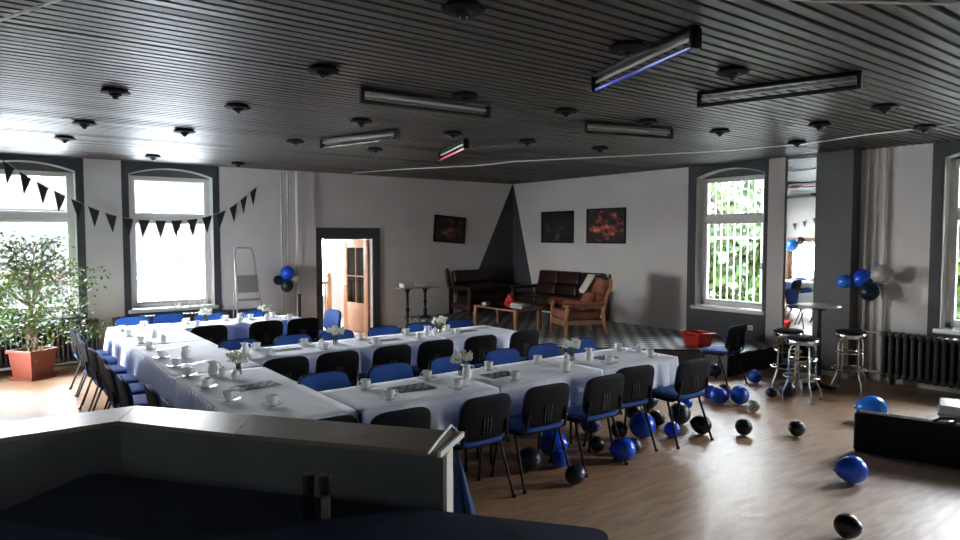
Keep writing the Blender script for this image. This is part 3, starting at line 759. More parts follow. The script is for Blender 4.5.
# ------------------------------------------------------------------ tables and cloths
def table(x0, x1, y0, y1, label):
    cx, cy = (x0+x1)/2, (y0+y1)/2
    e = tag(empty('banquet_table', (cx, cy, 0)), label, 'table', 'banquet tables under the cloths')
    hx, hy = (x1-x0)/2-.012, (y1-y0)/2-.012
    MB().box((-hx, -hy, .72), (hx, hy, .744), .004).build('tabletop', M['woodl'], e)
    MB().box((-hx+.1, -hy+.22, .68), (hx-.1, hy-.22, .72)).build('table_frame', M['black'], e)
    ix, iy = hx-.12, hy-.26
    if hy > hx: ix, iy = hx-.28, hy-.06
    for a in (-1, 1):
        for b in (-1, 1): MB().cyl((a*ix, b*iy, 0), (a*ix, b*iy, .69), .014).build('leg', M['black'], e)
    return e
def cloth(x0, x1, y0, y1, drop, label, pleat=.0, seed=0, zt=.752):
    """drop: dict side->length for sides L,R,N(near, y0),F(far, y1)"""
    rd = random.Random(seed); m = MB(); st = .03 if not pleat else .012
    ph = [rd.uniform(0, 6) for _ in range(8)]
    nx = max(2, int((x1-x0)/.08)); ny = max(2, int((y1-y0)/.08))
    g = [[m.bm.verts.new((x0+(x1-x0)*i/nx, y0+(y1-y0)*j/ny, zt+.0015*math.sin(i*1.3+ph[0])*math.sin(j*.9+ph[1]))) for j in range(ny+1)] for i in range(nx+1)]
    for i in range(nx):
        for j in range(ny): m.bm.faces.new((g[i][j], g[i+1][j], g[i+1][j+1], g[i][j+1]))
    def side(A, B, nrm, D, k):
        A = Vector(A); B = Vector(B); nrm = Vector(nrm); L = (B-A).length; n = max(3, int(L/st)); rows = 7; pr = None
        corner = .10
        for r in range(rows+1):
            t = r/rows; cur = []
            for i in range(n+1):
                s = i/n*L
                if pleat:
                    a = pleat*(t**.5)*(1-abs(math.sin(PI*s/.10+ph[k]+.9*math.sin(s*5+ph[k+1]))))+.012*t*math.sin(s*9)**2+.006
                    hem = 1+.03*math.sin(s*5+ph[2])
                else:
                    a = .008+.045*t*(.5+.5*math.sin(2*PI*s/.34+ph[k]+1.6*math.sin(s*4.1+ph[k+1])))**2+.02*t*math.sin(PI*s/.11+ph[k+2]+math.sin(s*6))**4
                    hem = 1+.05*math.sin(s*4+ph[3])
                a = a if r else .004
                e = min(s, L-s)
                out = nrm*a
                cur.append(m.bm.verts.new(A+(B-A)*(i/n)+out+Vector((0, 0, -D*t*hem-(.004 if r else 0)))))
            if pr:
                for i in range(n): m.bm.faces.new((pr[i], pr[i+1], cur[i+1], cur[i]))
            pr = cur
    if 'N' in drop: side((x0, y0, zt), (x1, y0, zt), (0, -1, 0), drop['N'], 0)
    if 'F' in drop: side((x1, y1, zt), (x0, y1, zt), (0, 1, 0), drop['F'], 1)
    if 'L' in drop: side((x0, y1, zt), (x0, y0, zt), (-1, 0, 0), drop['L'], 2)
    if 'R' in drop: side((x1, y0, zt), (x1, y1, zt), (1, 0, 0), drop['R'], 3)
    bmesh.ops.remove_doubles(m.bm, verts=m.bm.verts, dist=.003)
    o = m.build('tablecloth', M['cloth'], ang=2.5)
    sol = o.modifiers.new('thickness', 'SOLIDIFY'); sol.thickness = .0015; sol.offset = 1
    return tag(o, label, 'tablecloth', 'white tablecloths')
# long table runs towards the viewer
LY = [4.3, 6.3, 8.3, 10.28]
nm = ['nearest the viewer', 'in the middle', 'at the window end']
for i in range(3):
    table(1.33, 2.1, LY[i], LY[i+1], 'long table along the left, section %s, under white cloth' % nm[i])
    dr = {'L': .28 if i == 0 else .40, 'R': .26}
    if i == 0: dr['N'] = .27
    if i == 2: dr['F'] = .27
    cloth(1.32, 2.105, LY[i]+.003, LY[i+1]-.003, dr, 'white pleated cloth on the long left table, section %s' % nm[i], .065, i+1)
def arm(xs, y0, y1, which, near, far, seed):
    pos = {3: ['left', 'middle', 'right'], 2: ['left', 'right']}[len(xs)-1]
    for i in range(len(xs)-1):
        table(xs[i]+.01, xs[i+1], y0, y1, '%s table, %s section, under white cloth' % (which, pos[i]))
        dr = {'N': near, 'F': far}
        if i == len(xs)-2: dr['R'] = .3
        cloth(xs[i]+.005, xs[i+1]+.002, y0-.005, y1+.005, dr, 'white cloth over the %s section of the %s table' % (pos[i], which), 0, seed+i)
arm([2.112, 3.36, 4.6, 5.72], 4.26, 5.0, 'front', .28, .27, 10)
arm([2.112, 3.3, 4.45, 5.58], 6.67, 7.38, 'middle', .27, .27, 20)
arm([2.112, 2.98, 3.86], 9.52, 10.2, 'back', .27, .27, 30)

# ------------------------------------------------------------------ crockery
ZT = .7545
def make_cup():
    m = MB().lathe([(0, .004), (.022, .0), (.024, .006), (.033, .02), (.041, .05), (.043, .072), (.0405, .072), (.038, .05), (.03, .02), (0, .012)], seg=20)
    c = m.build('coffee_cup', M['china'])
    MB().tube([(.038, 0, .06), (.058, 0, .062), (.066, 0, .045), (.056, 0, .026), (.034, 0, .022)], .0042, 6).build('handle', M['china'], c)
    return c
def make_saucer():
    return MB().lathe([(0, .0), (.038, .0), (.045, .004), (.083, .017), (.084, .02), (.045, .009), (.028, .006), (0, .006)], seg=24).build('saucer', M['china'])
def make_jug():
    m = MB().lathe([(0, .0), (.034, .0), (.043, .03), (.043, .06), (.03, .095), (.034, .12), (.031, .12), (.027, .095), (.038, .05), (0, .01)], seg=20)
    for v in m.bm.verts:
        if v.co.z > .1 and v.co.x < -.02: v.co.x -= .018
    c = m.build('cream_jug', M['china'])
    MB().tube([(.03, 0, .11), (.06, 0, .105), (.068, 0, .07), (.055, 0, .04), (.04, 0, .035)], .0045, 6).build('handle', M['china'], c)
    return c
def make_sugar():
    c = MB().lathe([(0, 0), (.028, 0), (.036, .03), (.036, .055), (.028, .068), (0, .07)], seg=18).build('sugar_bowl', M['china'])
    MB().lathe([(.03, .067), (.02, .08), (.006, .084), (.009, .095), (0, .098)], seg=14).build('lid', M['china'], c)
    return c
def make_spoon():
    m = MB(); m.tube([(-.055, 0, .0), (-.02, 0, .002), (.03, 0, .001)], [.003, .0018, .002], 6); m.sph((.045, 0, .0), (.017, .01, .003), 10, 6)
    return m.build('teaspoon', M['chrome'])
CUP, SAU, JUG, SUG, SPN = Proto(make_cup()), Proto(make_saucer()), Proto(make_jug()), Proto(make_sugar()), Proto(make_spoon())
def settings(pts, where, order, ha):
    for i, (x, y) in enumerate(pts):
        o = ORD[i]+order
        SAU.put((x, y, ZT), 0, 'white saucer, %s, %s' % (o, where), 'saucer', 'saucers on the tables')
        CUP.put((x, y, ZT+.0065), ha+random.uniform(-.5, .5), 'white coffee cup, %s, %s' % (o, where), 'cup', 'coffee cups on the tables')
        a = random.uniform(0, 6.28)
        s = SPN.put((x+.0, y-.056, ZT+.0155), a*0+random.uniform(-.25, .25), 'small spoon on the saucer, %s, %s' % (o, where), 'spoon', 'spoons on the saucers')
settings([(1.41, 9.73), (1.4, 9.19), (1.42, 8.5), (1.42, 8.05), (1.42, 7.34), (1.43, 6.78), (1.41, 6.25), (1.43, 5.68), (1.45, 5.12)], 'left edge of the long table', ' from the window', 0)
settings([(1.66, 4.78)], 'near end of the long table', ' from the corner', .2)
settings([(1.72, 10.05)], 'window end of the long table', ' from the corner', .2)
settings([(2.28, 10.03), (2.83, 10.08), (3.16, 9.98), (3.52, 10.06)], 'far side of the back table', ' from left', PI)
settings([(2.32, 9.64), (2.88, 9.62), (3.63, 9.66)], 'near side of the back table', ' from left', 0)
settings([(2.36, 7.26), (2.9, 7.24), (3.6, 7.24), (4.24, 7.24), (4.84, 7.22)], 'far side of the middle table', ' from left', PI)
settings([(2.34, 6.83), (2.96, 6.82), (3.57, 6.8), (4.17, 6.82), (4.74, 6.84)], 'near side of the middle table', ' from left', 0)
settings([(2.46, 4.86), (3.05, 4.86), (3.73, 4.87), (4.3, 4.83), (5.5, 4.86)], 'far side of the front table', ' from left', PI)
settings([(2.44, 4.43), (3.07, 4.42), (3.64, 4.38), (4.26, 4.4), (4.85, 4.4), (5.46, 4.4)], 'near side of the front table', ' from left', 0)
for x, y, l in [(1.63, 8.87, 'furthest on the long left table'), (1.62, 7.22, 'in the middle of the long left table'), (1.62, 6.2, 'beside the flowers on the long left table'),
                (2.18, 7.08, 'at the left end of the middle table'), (4.42, 7.04, 'near the flowers on the middle table'), (3.36, 4.7, 'beside the left flowers on the front table'), (4.84, 4.66, 'right of the flowers on the front table'), (2.97, 9.86, 'on the back table')]:
    JUG.put((x, y, ZT), random.uniform(-.8, .8), 'white cream jug '+l, 'jug', 'cream jugs')
for x, y, l in [(1.66, 8.5, 'furthest on the long left table'), (1.66, 6.03, 'in front of the jug on the long left table'), (1.72, 5.87, 'nearest the viewer on the long left table'),
                (3.02, 7.04, 'left of the flowers on the middle table'), (4.55, 7.06, 'beside the flowers on the middle table'), (4.58, 4.72, 'left of the flowers on the front table'), (5.62, 4.68, 'at the right end of the front table'), (3.34, 9.8, 'on the back table')]:
    SUG.put((x, y, ZT), random.uniform(-.8, .8), 'small white sugar bowl '+l, 'sugar bowl', 'sugar bowls')
def make_flowers():
    e = tag(empty('flower_vase'), 'x', 'flowers', 'little vases of white flowers')
    MB().lathe([(0, .0), (.026, .0), (.03, .02), (.024, .06), (.02, .085), (.026, .1), (.024, .1), (.018, .085), (.022, .06), (.027, .02), (0, .006)], seg=16).build('vase', M['glassv'], e)
    st = MB(); fl = MB(); lf = MB(); rd = random.Random(5)
    for i in range(34):
        a = rd.uniform(0, 6.28); rr_ = .085*math.sqrt(rd.random()); z = .13+.06*rd.random()+.03*(1-rr_/.085)
        tip = Vector((rr_*math.cos(a), rr_*math.sin(a), z))
        st.tube([(0, 0, .02), (tip.x*.3, tip.y*.3, .1), tuple(tip)], .0012, 4)
        for k in range(6):
            p = tip+Vector((rd.uniform(-.02, .02), rd.uniform(-.02, .02), rd.uniform(-.014, .018)))
            fl.sph(p, rd.uniform(.007, .013), 6, 4)
        if i % 2 == 0:
            p = tip*.8; q = Vector((math.cos(a), math.sin(a), .3))*.03; w = Vector((-math.sin(a), math.cos(a), 0))*.008
            lf.quad([p, p+q*.5+w, p+q, p+q*.5-w])
    st.build('stems', M['stem'], e); fl.build('blossoms', M['petal'], e); lf.build('leaves', M['leafg'], e, flat=True)
    return e
FL = Proto(make_flowers())
for x, y, l in [(2.5, 9.9, 'at the left of the back table'), (3.36, 9.72 + .2, 'at the right of the back table'), (1.8, 6.05, 'on the long left table'), (3.2, 7.07, 'in the left half of the middle table'),
                (4.66, 7.12, 'in the right half of the middle table'), (3.4, 4.84, 'in the left half of the front table'), (4.7, 4.76, 'in the right half of the front table')]:
    FL.put((x, y, ZT), random.uniform(0, 6), 'small glass vase of white flowers '+l)
def leaflet(x, y, rz, w, h, label, dz=0):
    e = MB().ob((0, 0, .001), (w, h, .0016), 0).build('leaflet', M['leaflet'], None, (x, y, ZT+.001+dz), rz, flat=True)
    return tag(e, label, 'leaflet', 'navy leaflets on the tables')
g = [(1.62, 7.93, .1, .3, .1, 'dark leaflet furthest on the long left table'), (1.66, 6.86, .5, .3, .1, 'dark leaflet in the middle of the long left table'), (1.78, 5.5, .1, .36, .22, 'large navy leaflet with pictures on the long left table'),
     (2.62, 7.06, 0, .32, .14, 'navy leaflet at the left of the middle table'), (3.84, 7.0, 0, .32, .12, 'navy leaflet in the middle of the middle table'), (5.0, 7.04, 0, .34, .14, 'navy leaflet at the right of the middle table'),
     (2.78, 4.66, .0, .34, .22, 'large navy leaflet with pictures at the left of the front table'), (3.68, 4.64, 0, .3, .2, 'navy leaflet with pictures in the middle of the front table'), (5.06, 4.66, 0, .26, .18, 'navy leaflet at the right of the front table')]
for a in g: leaflet(*a)
nk = MB().ob((0, 0, .004), (.3, .2, .006), .002).ob((.02, .01, .009), (.2, .16, .004), .001, rz=.2).build('napkin', M['paper'], None, (5.3, 7.2, ZT+.001))
tag(nk, 'folded white napkins at the right end of the middle table', 'napkin')

# ------------------------------------------------------------------ potted fig tree
pt = tag(empty('potted_fig_tree', (.5, 11.2, 0)), 'tall weeping fig in a square terracotta planter before the left window', 'plant')
pr = R(38)
def frust(mb, w0, w1, z0, z1, rz):
    q = []
    for w, z in ((w0, z0), (w1, z1)):
        q.append([mb.bm.verts.new((math.cos(rz+PI/4+k*PI/2)*w*.7071, math.sin(rz+PI/4+k*PI/2)*w*.7071, z)) for k in range(4)])
    for k in range(4): mb.bm.faces.new((q[0][k], q[0][(k+1) % 4], q[1][(k+1) % 4], q[1][k]))
    return q
m = MB(); prof = [(.33, .03), (.40, .37), (.45, .375), (.45, .415), (.39, .415), (.375, .37), (.37, .34)]
for (a, z), (b, z2) in zip(prof, prof[1:]): frust(m, a, b, z, z2, pr)
m.ob((0, 0, .035), (.32, .32, .012), rz=pr)
bmesh.ops.remove_doubles(m.bm, verts=m.bm.verts, dist=.0005)
m.build('planter', M['terra'], pt, ang=.5)
m = MB(); m.ob((0, 0, .012), (.40, .40, .024), .005, rz=pr); frust(m, .4, .43, .02, .05, pr); frust(m, .39, .4, .02, .05, pr); m.build('drip_tray', M['terra'], pt)
MB().ob((0, 0, .34), (.36, .36, .03), rz=pr).build('soil', M['soil'], pt)
tr = MB(); rd = random.Random(11); tips = []
for k in range(4):
    a = k*1.6; p = [Vector((.04*math.cos(a), .04*math.sin(a), .3))]
    for j in range(1, 7):
        p.append(Vector((.05*math.cos(a+j*1.2)+.02*j*math.cos(a), .05*math.sin(a+j*1.2)+.02*j*math.sin(a), .3+j*.24)))
    tr.tube(p, [.022-.0022*j for j in range(7)], 7)
    for j in range(2, 7):
        for q in range(5):
            aa = rd.uniform(0, 2*PI); L = rd.uniform(.3, .75)*(1.05 if j < 5 else .75)
            b = p[j]; e1 = b+Vector((math.cos(aa)*L*.55, math.sin(aa)*L*.42, .22*L+.1)); e2 = b+Vector((math.cos(aa)*L, math.sin(aa)*L*.6, rd.uniform(-.12, .3)))
            tr.tube([b, e1, e2], [.008, .005, .002], 5); tips += [(e1, e2)]*2
    for q in range(4):
        aa = rd.uniform(0, 2*PI); b = p[1].lerp(p[2], rd.random())
        e2 = b+Vector((math.cos(aa)*.5, math.sin(aa)*.35, rd.uniform(-.05, .2))); tr.tube([b, b.lerp(e2, .5)+Vector((0, 0, .08)), e2], [.006, .004, .002], 5); tips.append((b.lerp(e2, .5), e2))
for _ in range(5):
    b = Vector((.2, 0, .5)); e2 = Vector((rd.uniform(.55, .85), rd.uniform(-.2, .2), rd.uniform(.6, .8))); tr.tube([b, b.lerp(e2, .5)+Vector((0, 0, .1)), e2], [.006, .004, .002], 5); tips += [(b.lerp(e2, .4), e2)]*2
tr.build('trunk', M['bark'], pt)
lf = MB()
for (A, B) in tips:
    for k in range(19):
        t = rd.uniform(0, 1.1); p = A.lerp(B, t)+Vector((rd.gauss(0, .075), rd.gauss(0, .065), rd.gauss(-.03, .075)))
        if p.y > .55: p.y = .5
        a = rd.uniform(0, 6.28); dr = Vector((math.cos(a), math.sin(a), rd.uniform(-1.1, .1))).normalized(); w = dr.cross(Vector((rd.uniform(-.5, .5), rd.uniform(-.5, .5), 1))).normalized()
        L = rd.uniform(.05, .09); W = L*.26; up = dr.cross(w)*.006
        v = [lf.bm.verts.new(q) for q in (p, p+dr*L*.4+w*W, p+dr*L, p+dr*L*.4-w*W)]
        lf.bm.faces.new(v)
lf.build('foliage', M['ficus'], pt, flat=True)

# ------------------------------------------------------------------ step ladder
ld = tag(empty('step_ladder', (3.62, 11.46, 0)), 'grey aluminium step ladder leaning by the arched window', 'ladder')
def LX(s, z): return s*(.25-.055*z)+.03*(1.8-z)
def LYY(z): return .0+.16*z
fr = MB().tube([(LX(-1, 0), LYY(0), 0), (LX(-1, .9), LYY(.9), .9), (LX(-1, 1.7), LYY(1.7), 1.7), (LX(-1, 1.79)+.03, LYY(1.79), 1.79), (LX(1, 1.79)-.03, LYY(1.79), 1.79), (LX(1, 1.7), LYY(1.7), 1.7), (LX(1, .9), LYY(.9), .9), (LX(1, 0), LYY(0), 0)], .016, 8)
fr.build('front_frame', M['alu'], ld)
for z in (.3, .6, .9): MB().box((LX(-1, z), LYY(z)-.05, z-.02), (LX(1, z), LYY(z)+.05, z+.015), .003).build('step', M['steel_grey'], ld)
MB().ob((.02, LYY(1.15)-.015, 1.17), (.36, .022, .3), .005, rx=R(-9)).build('platform', M['steel_grey'], ld)
MB().tube([(-.24, .24, 0), (-.19, .21, 1.1)], .011).tube([(.24, .24, 0), (.19, .21, 1.1)], .011).tube([(-.22, .235, .4), (.22, .235, .4)], .01).build('rear_frame', M['alu'], ld)
for s in (-1, 1):
    for yy, xx in ((0, .25), (.24, .24)): MB().cyl((s*xx, yy, 0), (s*xx, yy, .04), .022, seg=10).build('foot_cap', M['black'], ld)
pole = tag(MB().cyl((0, 0, 0), (0, 0, .93), .028, seg=12).cyl((0, 0, .93), (0, 0, .95), .036, seg=12).cyl((0, 0, 0), (0, 0, .02), .09, seg=16).build('floor_post', M['black'], None, (4.56, 11.6, 0)), 'slim black post standing below the wall balloons', 'post')

# window sill oddments
for i, x in enumerate((2.55, 2.66, 2.8, 2.95, 3.05)):
    tag(MB().lathe([(0, 0), (.025, 0), (.032, .05+.01*i), (.028, .05+.01*i), (0, .01)], seg=12).build('sill_candle_glass', M['china'], None, (x, 12.05+.02*(i % 2), .801)), 'small pale glass on the sill beside the ladder, %s from left' % ORD[i], 'glass', 'small glasses on the window sill')

# ------------------------------------------------------------------ plant stands with napkins
def stand(x, label):
    e = tag(empty('turned_pedestal', (x, 11.6, .0)), label, 'pedestal', 'black turned pedestals')
    z0 = 0.0 if x < 6.95 else .32
    e.location.z = z0; h = .94-z0
    prof = [(0, 0), (.13, 0), (.13, .02), (.05, .05), (.03, .1), (.045, .16), (.025, .22), (.03, h*.5), (.045, h*.55), (.025, h*.6), (.028, h-.1), (.05, h-.04), (.06, h-.012), (0, h-.012)]
    MB().lathe(prof, seg=16).build('pedestal_column', M['black'], e)
    MB().cyl((0, 0, h-.012), (0, 0, h), .12, seg=20).build('pedestal_top', M['black'], e)
stand(6.82, 'black turned pedestal, left one under the napkin shelf')
stand(7.24, 'black turned pedestal, right one under the napkin shelf')
tag(MB().box((6.6, 11.45, .941), (7.5, 11.75, .96), .004).build('shelf_board', M['grey'], None), 'thin shelf board lying across the two black pedestals', 'shelf')
rd = random.Random(2)
for i in range(9):
    tag(MB().ob((0, 0, .045), (.075, .16, .085), .012, rx=rd.uniform(-.1, .1)).build('folded_napkin', M['paper'], None, (6.72+i*.088, 11.6, .963), rd.uniform(-.15, .15)), 'folded white napkin on the pedestal shelf, %s from left' % ORD[i], 'napkin', 'folded napkins on the pedestal shelf')

# ------------------------------------------------------------------ sofas
SZ = .32
def sofa(loc, rz, n, label, width):
    e = tag(empty('sofa', loc, rz), label, 'sofa')
    w = width; cw = (w-.2)/n
    MB().box((-w/2+.06, .08, .16), (w/2-.06, .72, .26), .01).build('sofa_frame', M['dwood'], e)
    for i in range(n):
        x = -w/2+.1+cw*(i+.5)
        m = MB(); m.box((x-cw/2+.006, .1, .25), (x+cw/2-.006, .7, .43), .05, seg=4); m.build('seat_cushion', M['leather_d'], e)
        m = MB()
        for k, (z0, z1) in enumerate(((.42, .66), (.65, .93))): m.ob((x, .74-.0+k*.07, (z0+z1)/2), (cw-.012, .17, z1-z0+.01), .055, rx=R(-12), seg=4)
        m.build('back_cushion', M['leather_d'], e)
    for s in (-1, 1):
        a = MB(); x = s*(w/2-.035)
        a.box((x-.035, .05, 0), (x+.035, .12, .56), .01).box((x-.035, .74, 0), (x+.035, .82, .6), .01).ob((x, .88, .76), (.07, .08, .36), .012, rx=R(-14)).sph((x, .92, .95), .036).box((x-.02, .1, .14), (x+.02, .76, .24), .008)
        a.build('side_frame', M['dwood'], e)
        MB().box((x-.05, .02, .55), (x+.05, .8, .62), .03, seg=3).build('armrest', M['leather_d'], e)
    return e
sofa((9.02, 10.0, SZ), R(-90), 3, 'dark brown leather three-seat sofa under the two pictures', 2.1)
sofa((8.6, 11.02, SZ), 0, 1, 'dark brown leather sofa against the back wall beside the painted triangle', 1.24)

# armchair
def armchair():
    a = math.atan2(.26, -.71)-PI/2       # local +Y... facing direction is local -Y
    e = tag(empty('armchair', (8.16, 8.13, SZ), 0), 'tan leather armchair with light wooden frame on the stage', 'armchair')
    rzf = math.atan2(.28, -.7)
    e.rotation_euler.z = rzf+PI/2        # local -Y looks along rzf
    w = .72
    for s in (-1, 1):
        x = s*(w/2-.03)
        # front leg and arm post
        MB().tube([(x, -.36, 0), (x, -.35, .25), (x, -.33, .5), (x, -.31, .54)], [.032, .03, .036, .03], 8).build('front_leg', M['woodl'], e)
        MB().tube([(x, .42, 0), (x, .34, .18), (x, .31, .4), (x, .37, .62), (x, .45, .82), (x, .46, .95)], [.034, .036, .036, .034, .03, .024], 8).build('rear_leg', M['woodl'], e)
        MB().box((x-.018, -.33, .19), (x+.018, .33, .27), .008).build('side_rail', M['woodl'], e)
        MB().tube([(x, -.42, .55), (x, -.36, .575), (x, 0, .545), (x, .3, .535), (x, .37, .56)], [.028, .04, .045, .04, .03], 10).build('arm_pad', M['leather_l'], e)
        MB().tube([(x, -.4, .52), (x, 0, .5), (x, .33, .5)], .022, 8).build('arm_rail', M['woodl'], e)
    MB().box((-w/2+.04, -.37, .17), (w/2-.04, -.33, .27), .008).build('cross_rail', M['woodl'], e)
    MB().box((-w/2+.04, .3, .2), (w/2-.04, .34, .28), .008).build('cross_rail', M['woodl'], e)
    MB().box((-w/2+.06, -.38, .27), (w/2-.06, .3, .43), .055, seg=4).build('seat_cushion', M['leather_l'], e)
    m = MB(); m.ob((0, .27, .57), (w-.13, .17, .32), .06, rx=R(-14), seg=4).ob((0, .37, .82), (w-.13, .16, .28), .06, rx=R(-14), seg=4); m.build('back_cushion', M['leather_l'], e)
    MB().ob((.1, .13, .56), (.36, .1, .34), .045, rx=R(-28), seg=4).build('loose_cushion', M['leather_l'], e)
    MB().box((-w/2+.05, .44, .88), (w/2-.05, .47, .96), .008).build('top_rail', M['woodl'], e)
    return e, rzf
ac, rzf = armchair()
# lace throw over the back
lb = MB(); n = 10; pr = None
for i in range(13):
    t = i/12; cur = []
    # path: front down -> over the top -> back down
    if t < .5: y = .14+.17*(t/.5); z = .68+.32*(t/.5)
    elif t < .65: y = .31+.24*((t-.5)/.15); z = 1.005
    else: y = .56; z = 1.0-.26*((t-.65)/.35)
    for k in range(n+1):
        x = -.31+.30*k/n
        wob = .022*math.sin(k*1.9)*(1-abs(t-.55))
        cur.append(lb.bm.verts.new((x+.03*math.sin(t*5), y+wob, z+.22*(abs(k/n-.5)**2)*(1-t*2 if t < .5 else 0))))
    if pr:
        for k in range(n): lb.bm.faces.new((pr[k], pr[k+1], cur[k+1], cur[k]))
    pr = cur
th = lb.build('lace_throw', M['lace'], None, (8.16, 8.13, SZ), rzf+PI/2); so_ = th.modifiers.new('t', 'SOLIDIFY'); so_.thickness = .006
tag(th, 'white lace throw hanging over the back of the tan armchair', 'throw')

# coffee table
ct = tag(empty('coffee_table', (7.33, 8.8, SZ)), 'low wooden coffee table with glass top on the stage', 'coffee table')
cw, cl = .62, 1.25
for x in (.04, cw-.04):
    for y in (.04, cl-.04): MB().box((x-.035, y-.035, 0), (x+.035, y+.035, .36), .008).build('leg', M['woodl'], ct)
MB().box((0, 0, .36), (cw, .05, .385), .005).box((0, cl-.05, .36), (cw, cl, .385), .005).box((0, .05, .36), (.05, cl-.05, .385), .005).box((cw-.05, .05, .36), (cw, cl-.05, .385), .005).build('top_frame', M['woodl'], ct)
MB().box((.05, .05, .368), (cw-.05, cl-.05, .38)).build('glass_top', M['glassd'], ct, flat=True)
bk = tag(empty('magazine_pile', (7.62, 9.02, SZ+.387)), 'pile of pale magazines on the coffee table', 'magazines')
for i in range(6): MB().ob((0.01*(i % 2), .01*(i % 3), .008+.016*i), (.22, .3, .014), .002, rz=.1*((i*7) % 5-2)).build('magazine', M['paper'] if i % 3 else M['grey'], bk)
rb = MB(); 
for i in range(7):
    a = i/7*2*PI
bag = MB(); pr = None; seg = 20
for j, (z, rx_, ry_) in enumerate([(0, .17, .09), (.06, .2, .11), (.12, .2, .1), (.16, .19, .07), (.2, .19, .05), (.23, .21, .05)]):
    cur = [bag.bm.verts.new((rx_*math.cos(2*PI*k/seg)*(1+.12*math.sin(5*2*PI*k/seg+j)), ry_*math.sin(2*PI*k/seg)*(1+.15*math.cos(4*2*PI*k/seg+j*2)), z+(.02*math.sin(k*2.1) if j > 3 else 0))) for k in range(seg)]
    if pr:
        for k in range(seg): bag.bm.faces.new((pr[k], pr[(k+1) % seg], cur[(k+1) % seg], cur[k]))
    else: bag.bm.faces.new(cur[::-1])
    pr = cur
bag = bag.build('carrier_bag', M['red'], None, (7.72, 9.42, SZ+.387), .9)
bag.modifiers.new('t', 'SOLIDIFY').thickness = .002
MB().tube([(-.1, 0, .2), (-.09, 0, .25), (-.03, 0, .27), (.03, 0, .25), (.04, 0, .2)], .006, 6).build('handle', M['red'], bag)
tag(bag, 'crumpled red carrier bag on the coffee table', 'bag')
tag(MB().ob((0, 0, .03), (.18, .09, .06), .01).build('tissue_packet', M['paper'], None, (7.48, 9.86, SZ+.387), .5), 'small white packet at the far end of the coffee table', 'packet')

# ------------------------------------------------------------------ pictures
def picture(loc, rz, w, h, paint, label, tilt=0):
    e = tag(empty('framed_picture', loc, rz), label, 'picture'); e.rotation_euler.y = tilt
    f = MB(); t = .035
    f.box((-w/2, 0, -h/2), (-w/2+t, .03, h/2), .004).box((w/2-t, 0, -h/2), (w/2, .03, h/2), .004).box((-w/2+t, 0, -h/2), (w/2-t, .03, -h/2+t), .004).box((-w/2+t, 0, h/2-t), (w/2-t, .03, h/2), .004)
    f.build('picture_frame', M['black'], e)
    MB().box((-w/2+t, .012, -h/2+t), (w/2-t, .025, h/2-t)).build('canvas', paint, e, flat=True)
P1 = mat_paint('dark_red_and_ochre_paint', (.02, .018, .015), (.20, .06, .035), (.38, .24, .10), 1.3)
P2 = mat_paint('dark_blue_and_red_paint', (.008, .012, .022), (.09, .05, .06), (.50, .16, .10), 4.1)
P3 = mat_paint('glowing_red_paint', (.014, .012, .012), (.50, .07, .04), (.85, .5, .3), 7.7)
picture((8.12, 11.97, 2.14), 0, .82, .58, P1, 'dark framed picture hanging tilted on the back wall', R(4))
picture((9.87, 10.49, 2.19), R(-90), 1.0, .68, P2, 'dark blue framed picture, left of the two above the sofa')
picture((9.87, 9.1, 2.2), R(-90), 1.03, .7, P3, 'framed picture with a red glow, right of the two above the sofa')

# ------------------------------------------------------------------ shopping basket
bs = tag(empty('shopping_basket', (8.72, 6.12, SZ), R(-12)), 'red plastic shopping basket on the stage edge', 'basket')
m = MB(); A = .12; B = .16
def ring(a, b, z): return [m.bm.verts.new((sx*a, sy*b, z)) for sx, sy in ((-1, -1), (1, -1), (1, 1), (-1, 1))]
r0 = ring(A, B-.02, .005); r1 = ring(A+.035, B+.03, .2); r2 = ring(A+.03, B+.025, .2); r3 = ring(A-.005, B-.025, .012)
m.bm.faces.new(r0[::-1]); m.bm.faces.new(r3)
for a_, b_ in ((r0, r1), (r1, r2), (r2, r3)):
    for k in range(4): m.bm.faces.new((a_[k], a_[(k+1) % 4], b_[(k+1) % 4], b_[k]))
m.build('basket_body', M['red'], bs, ang=.5)
MB().tube([(-A-.045, -B-.04, .205), (A+.045, -B-.04, .205), (A+.045, B+.04, .205), (-A-.045, B+.04, .205)], .011, 8, True).build('rim', M['red'], bs)
for s in (-1, 1):
    MB().tube([(s*(A+.04), -.11, .21), (s*(A+.065), -.1, .19), (s*(A+.07), .0, .185), (s*(A+.065), .1, .19), (s*(A+.04), .11, .21)], .009, 6).build('handle', M['black'], bs)
sl = MB()
for s in (-1, 1):
    for i in range(7):
        sl.ob((s*(A+.022), -.13+i*.043, .11), (.004, .012, .13), rx=0, ry=R(s*10))
sl.build('slot_rib', M['red'], bs)

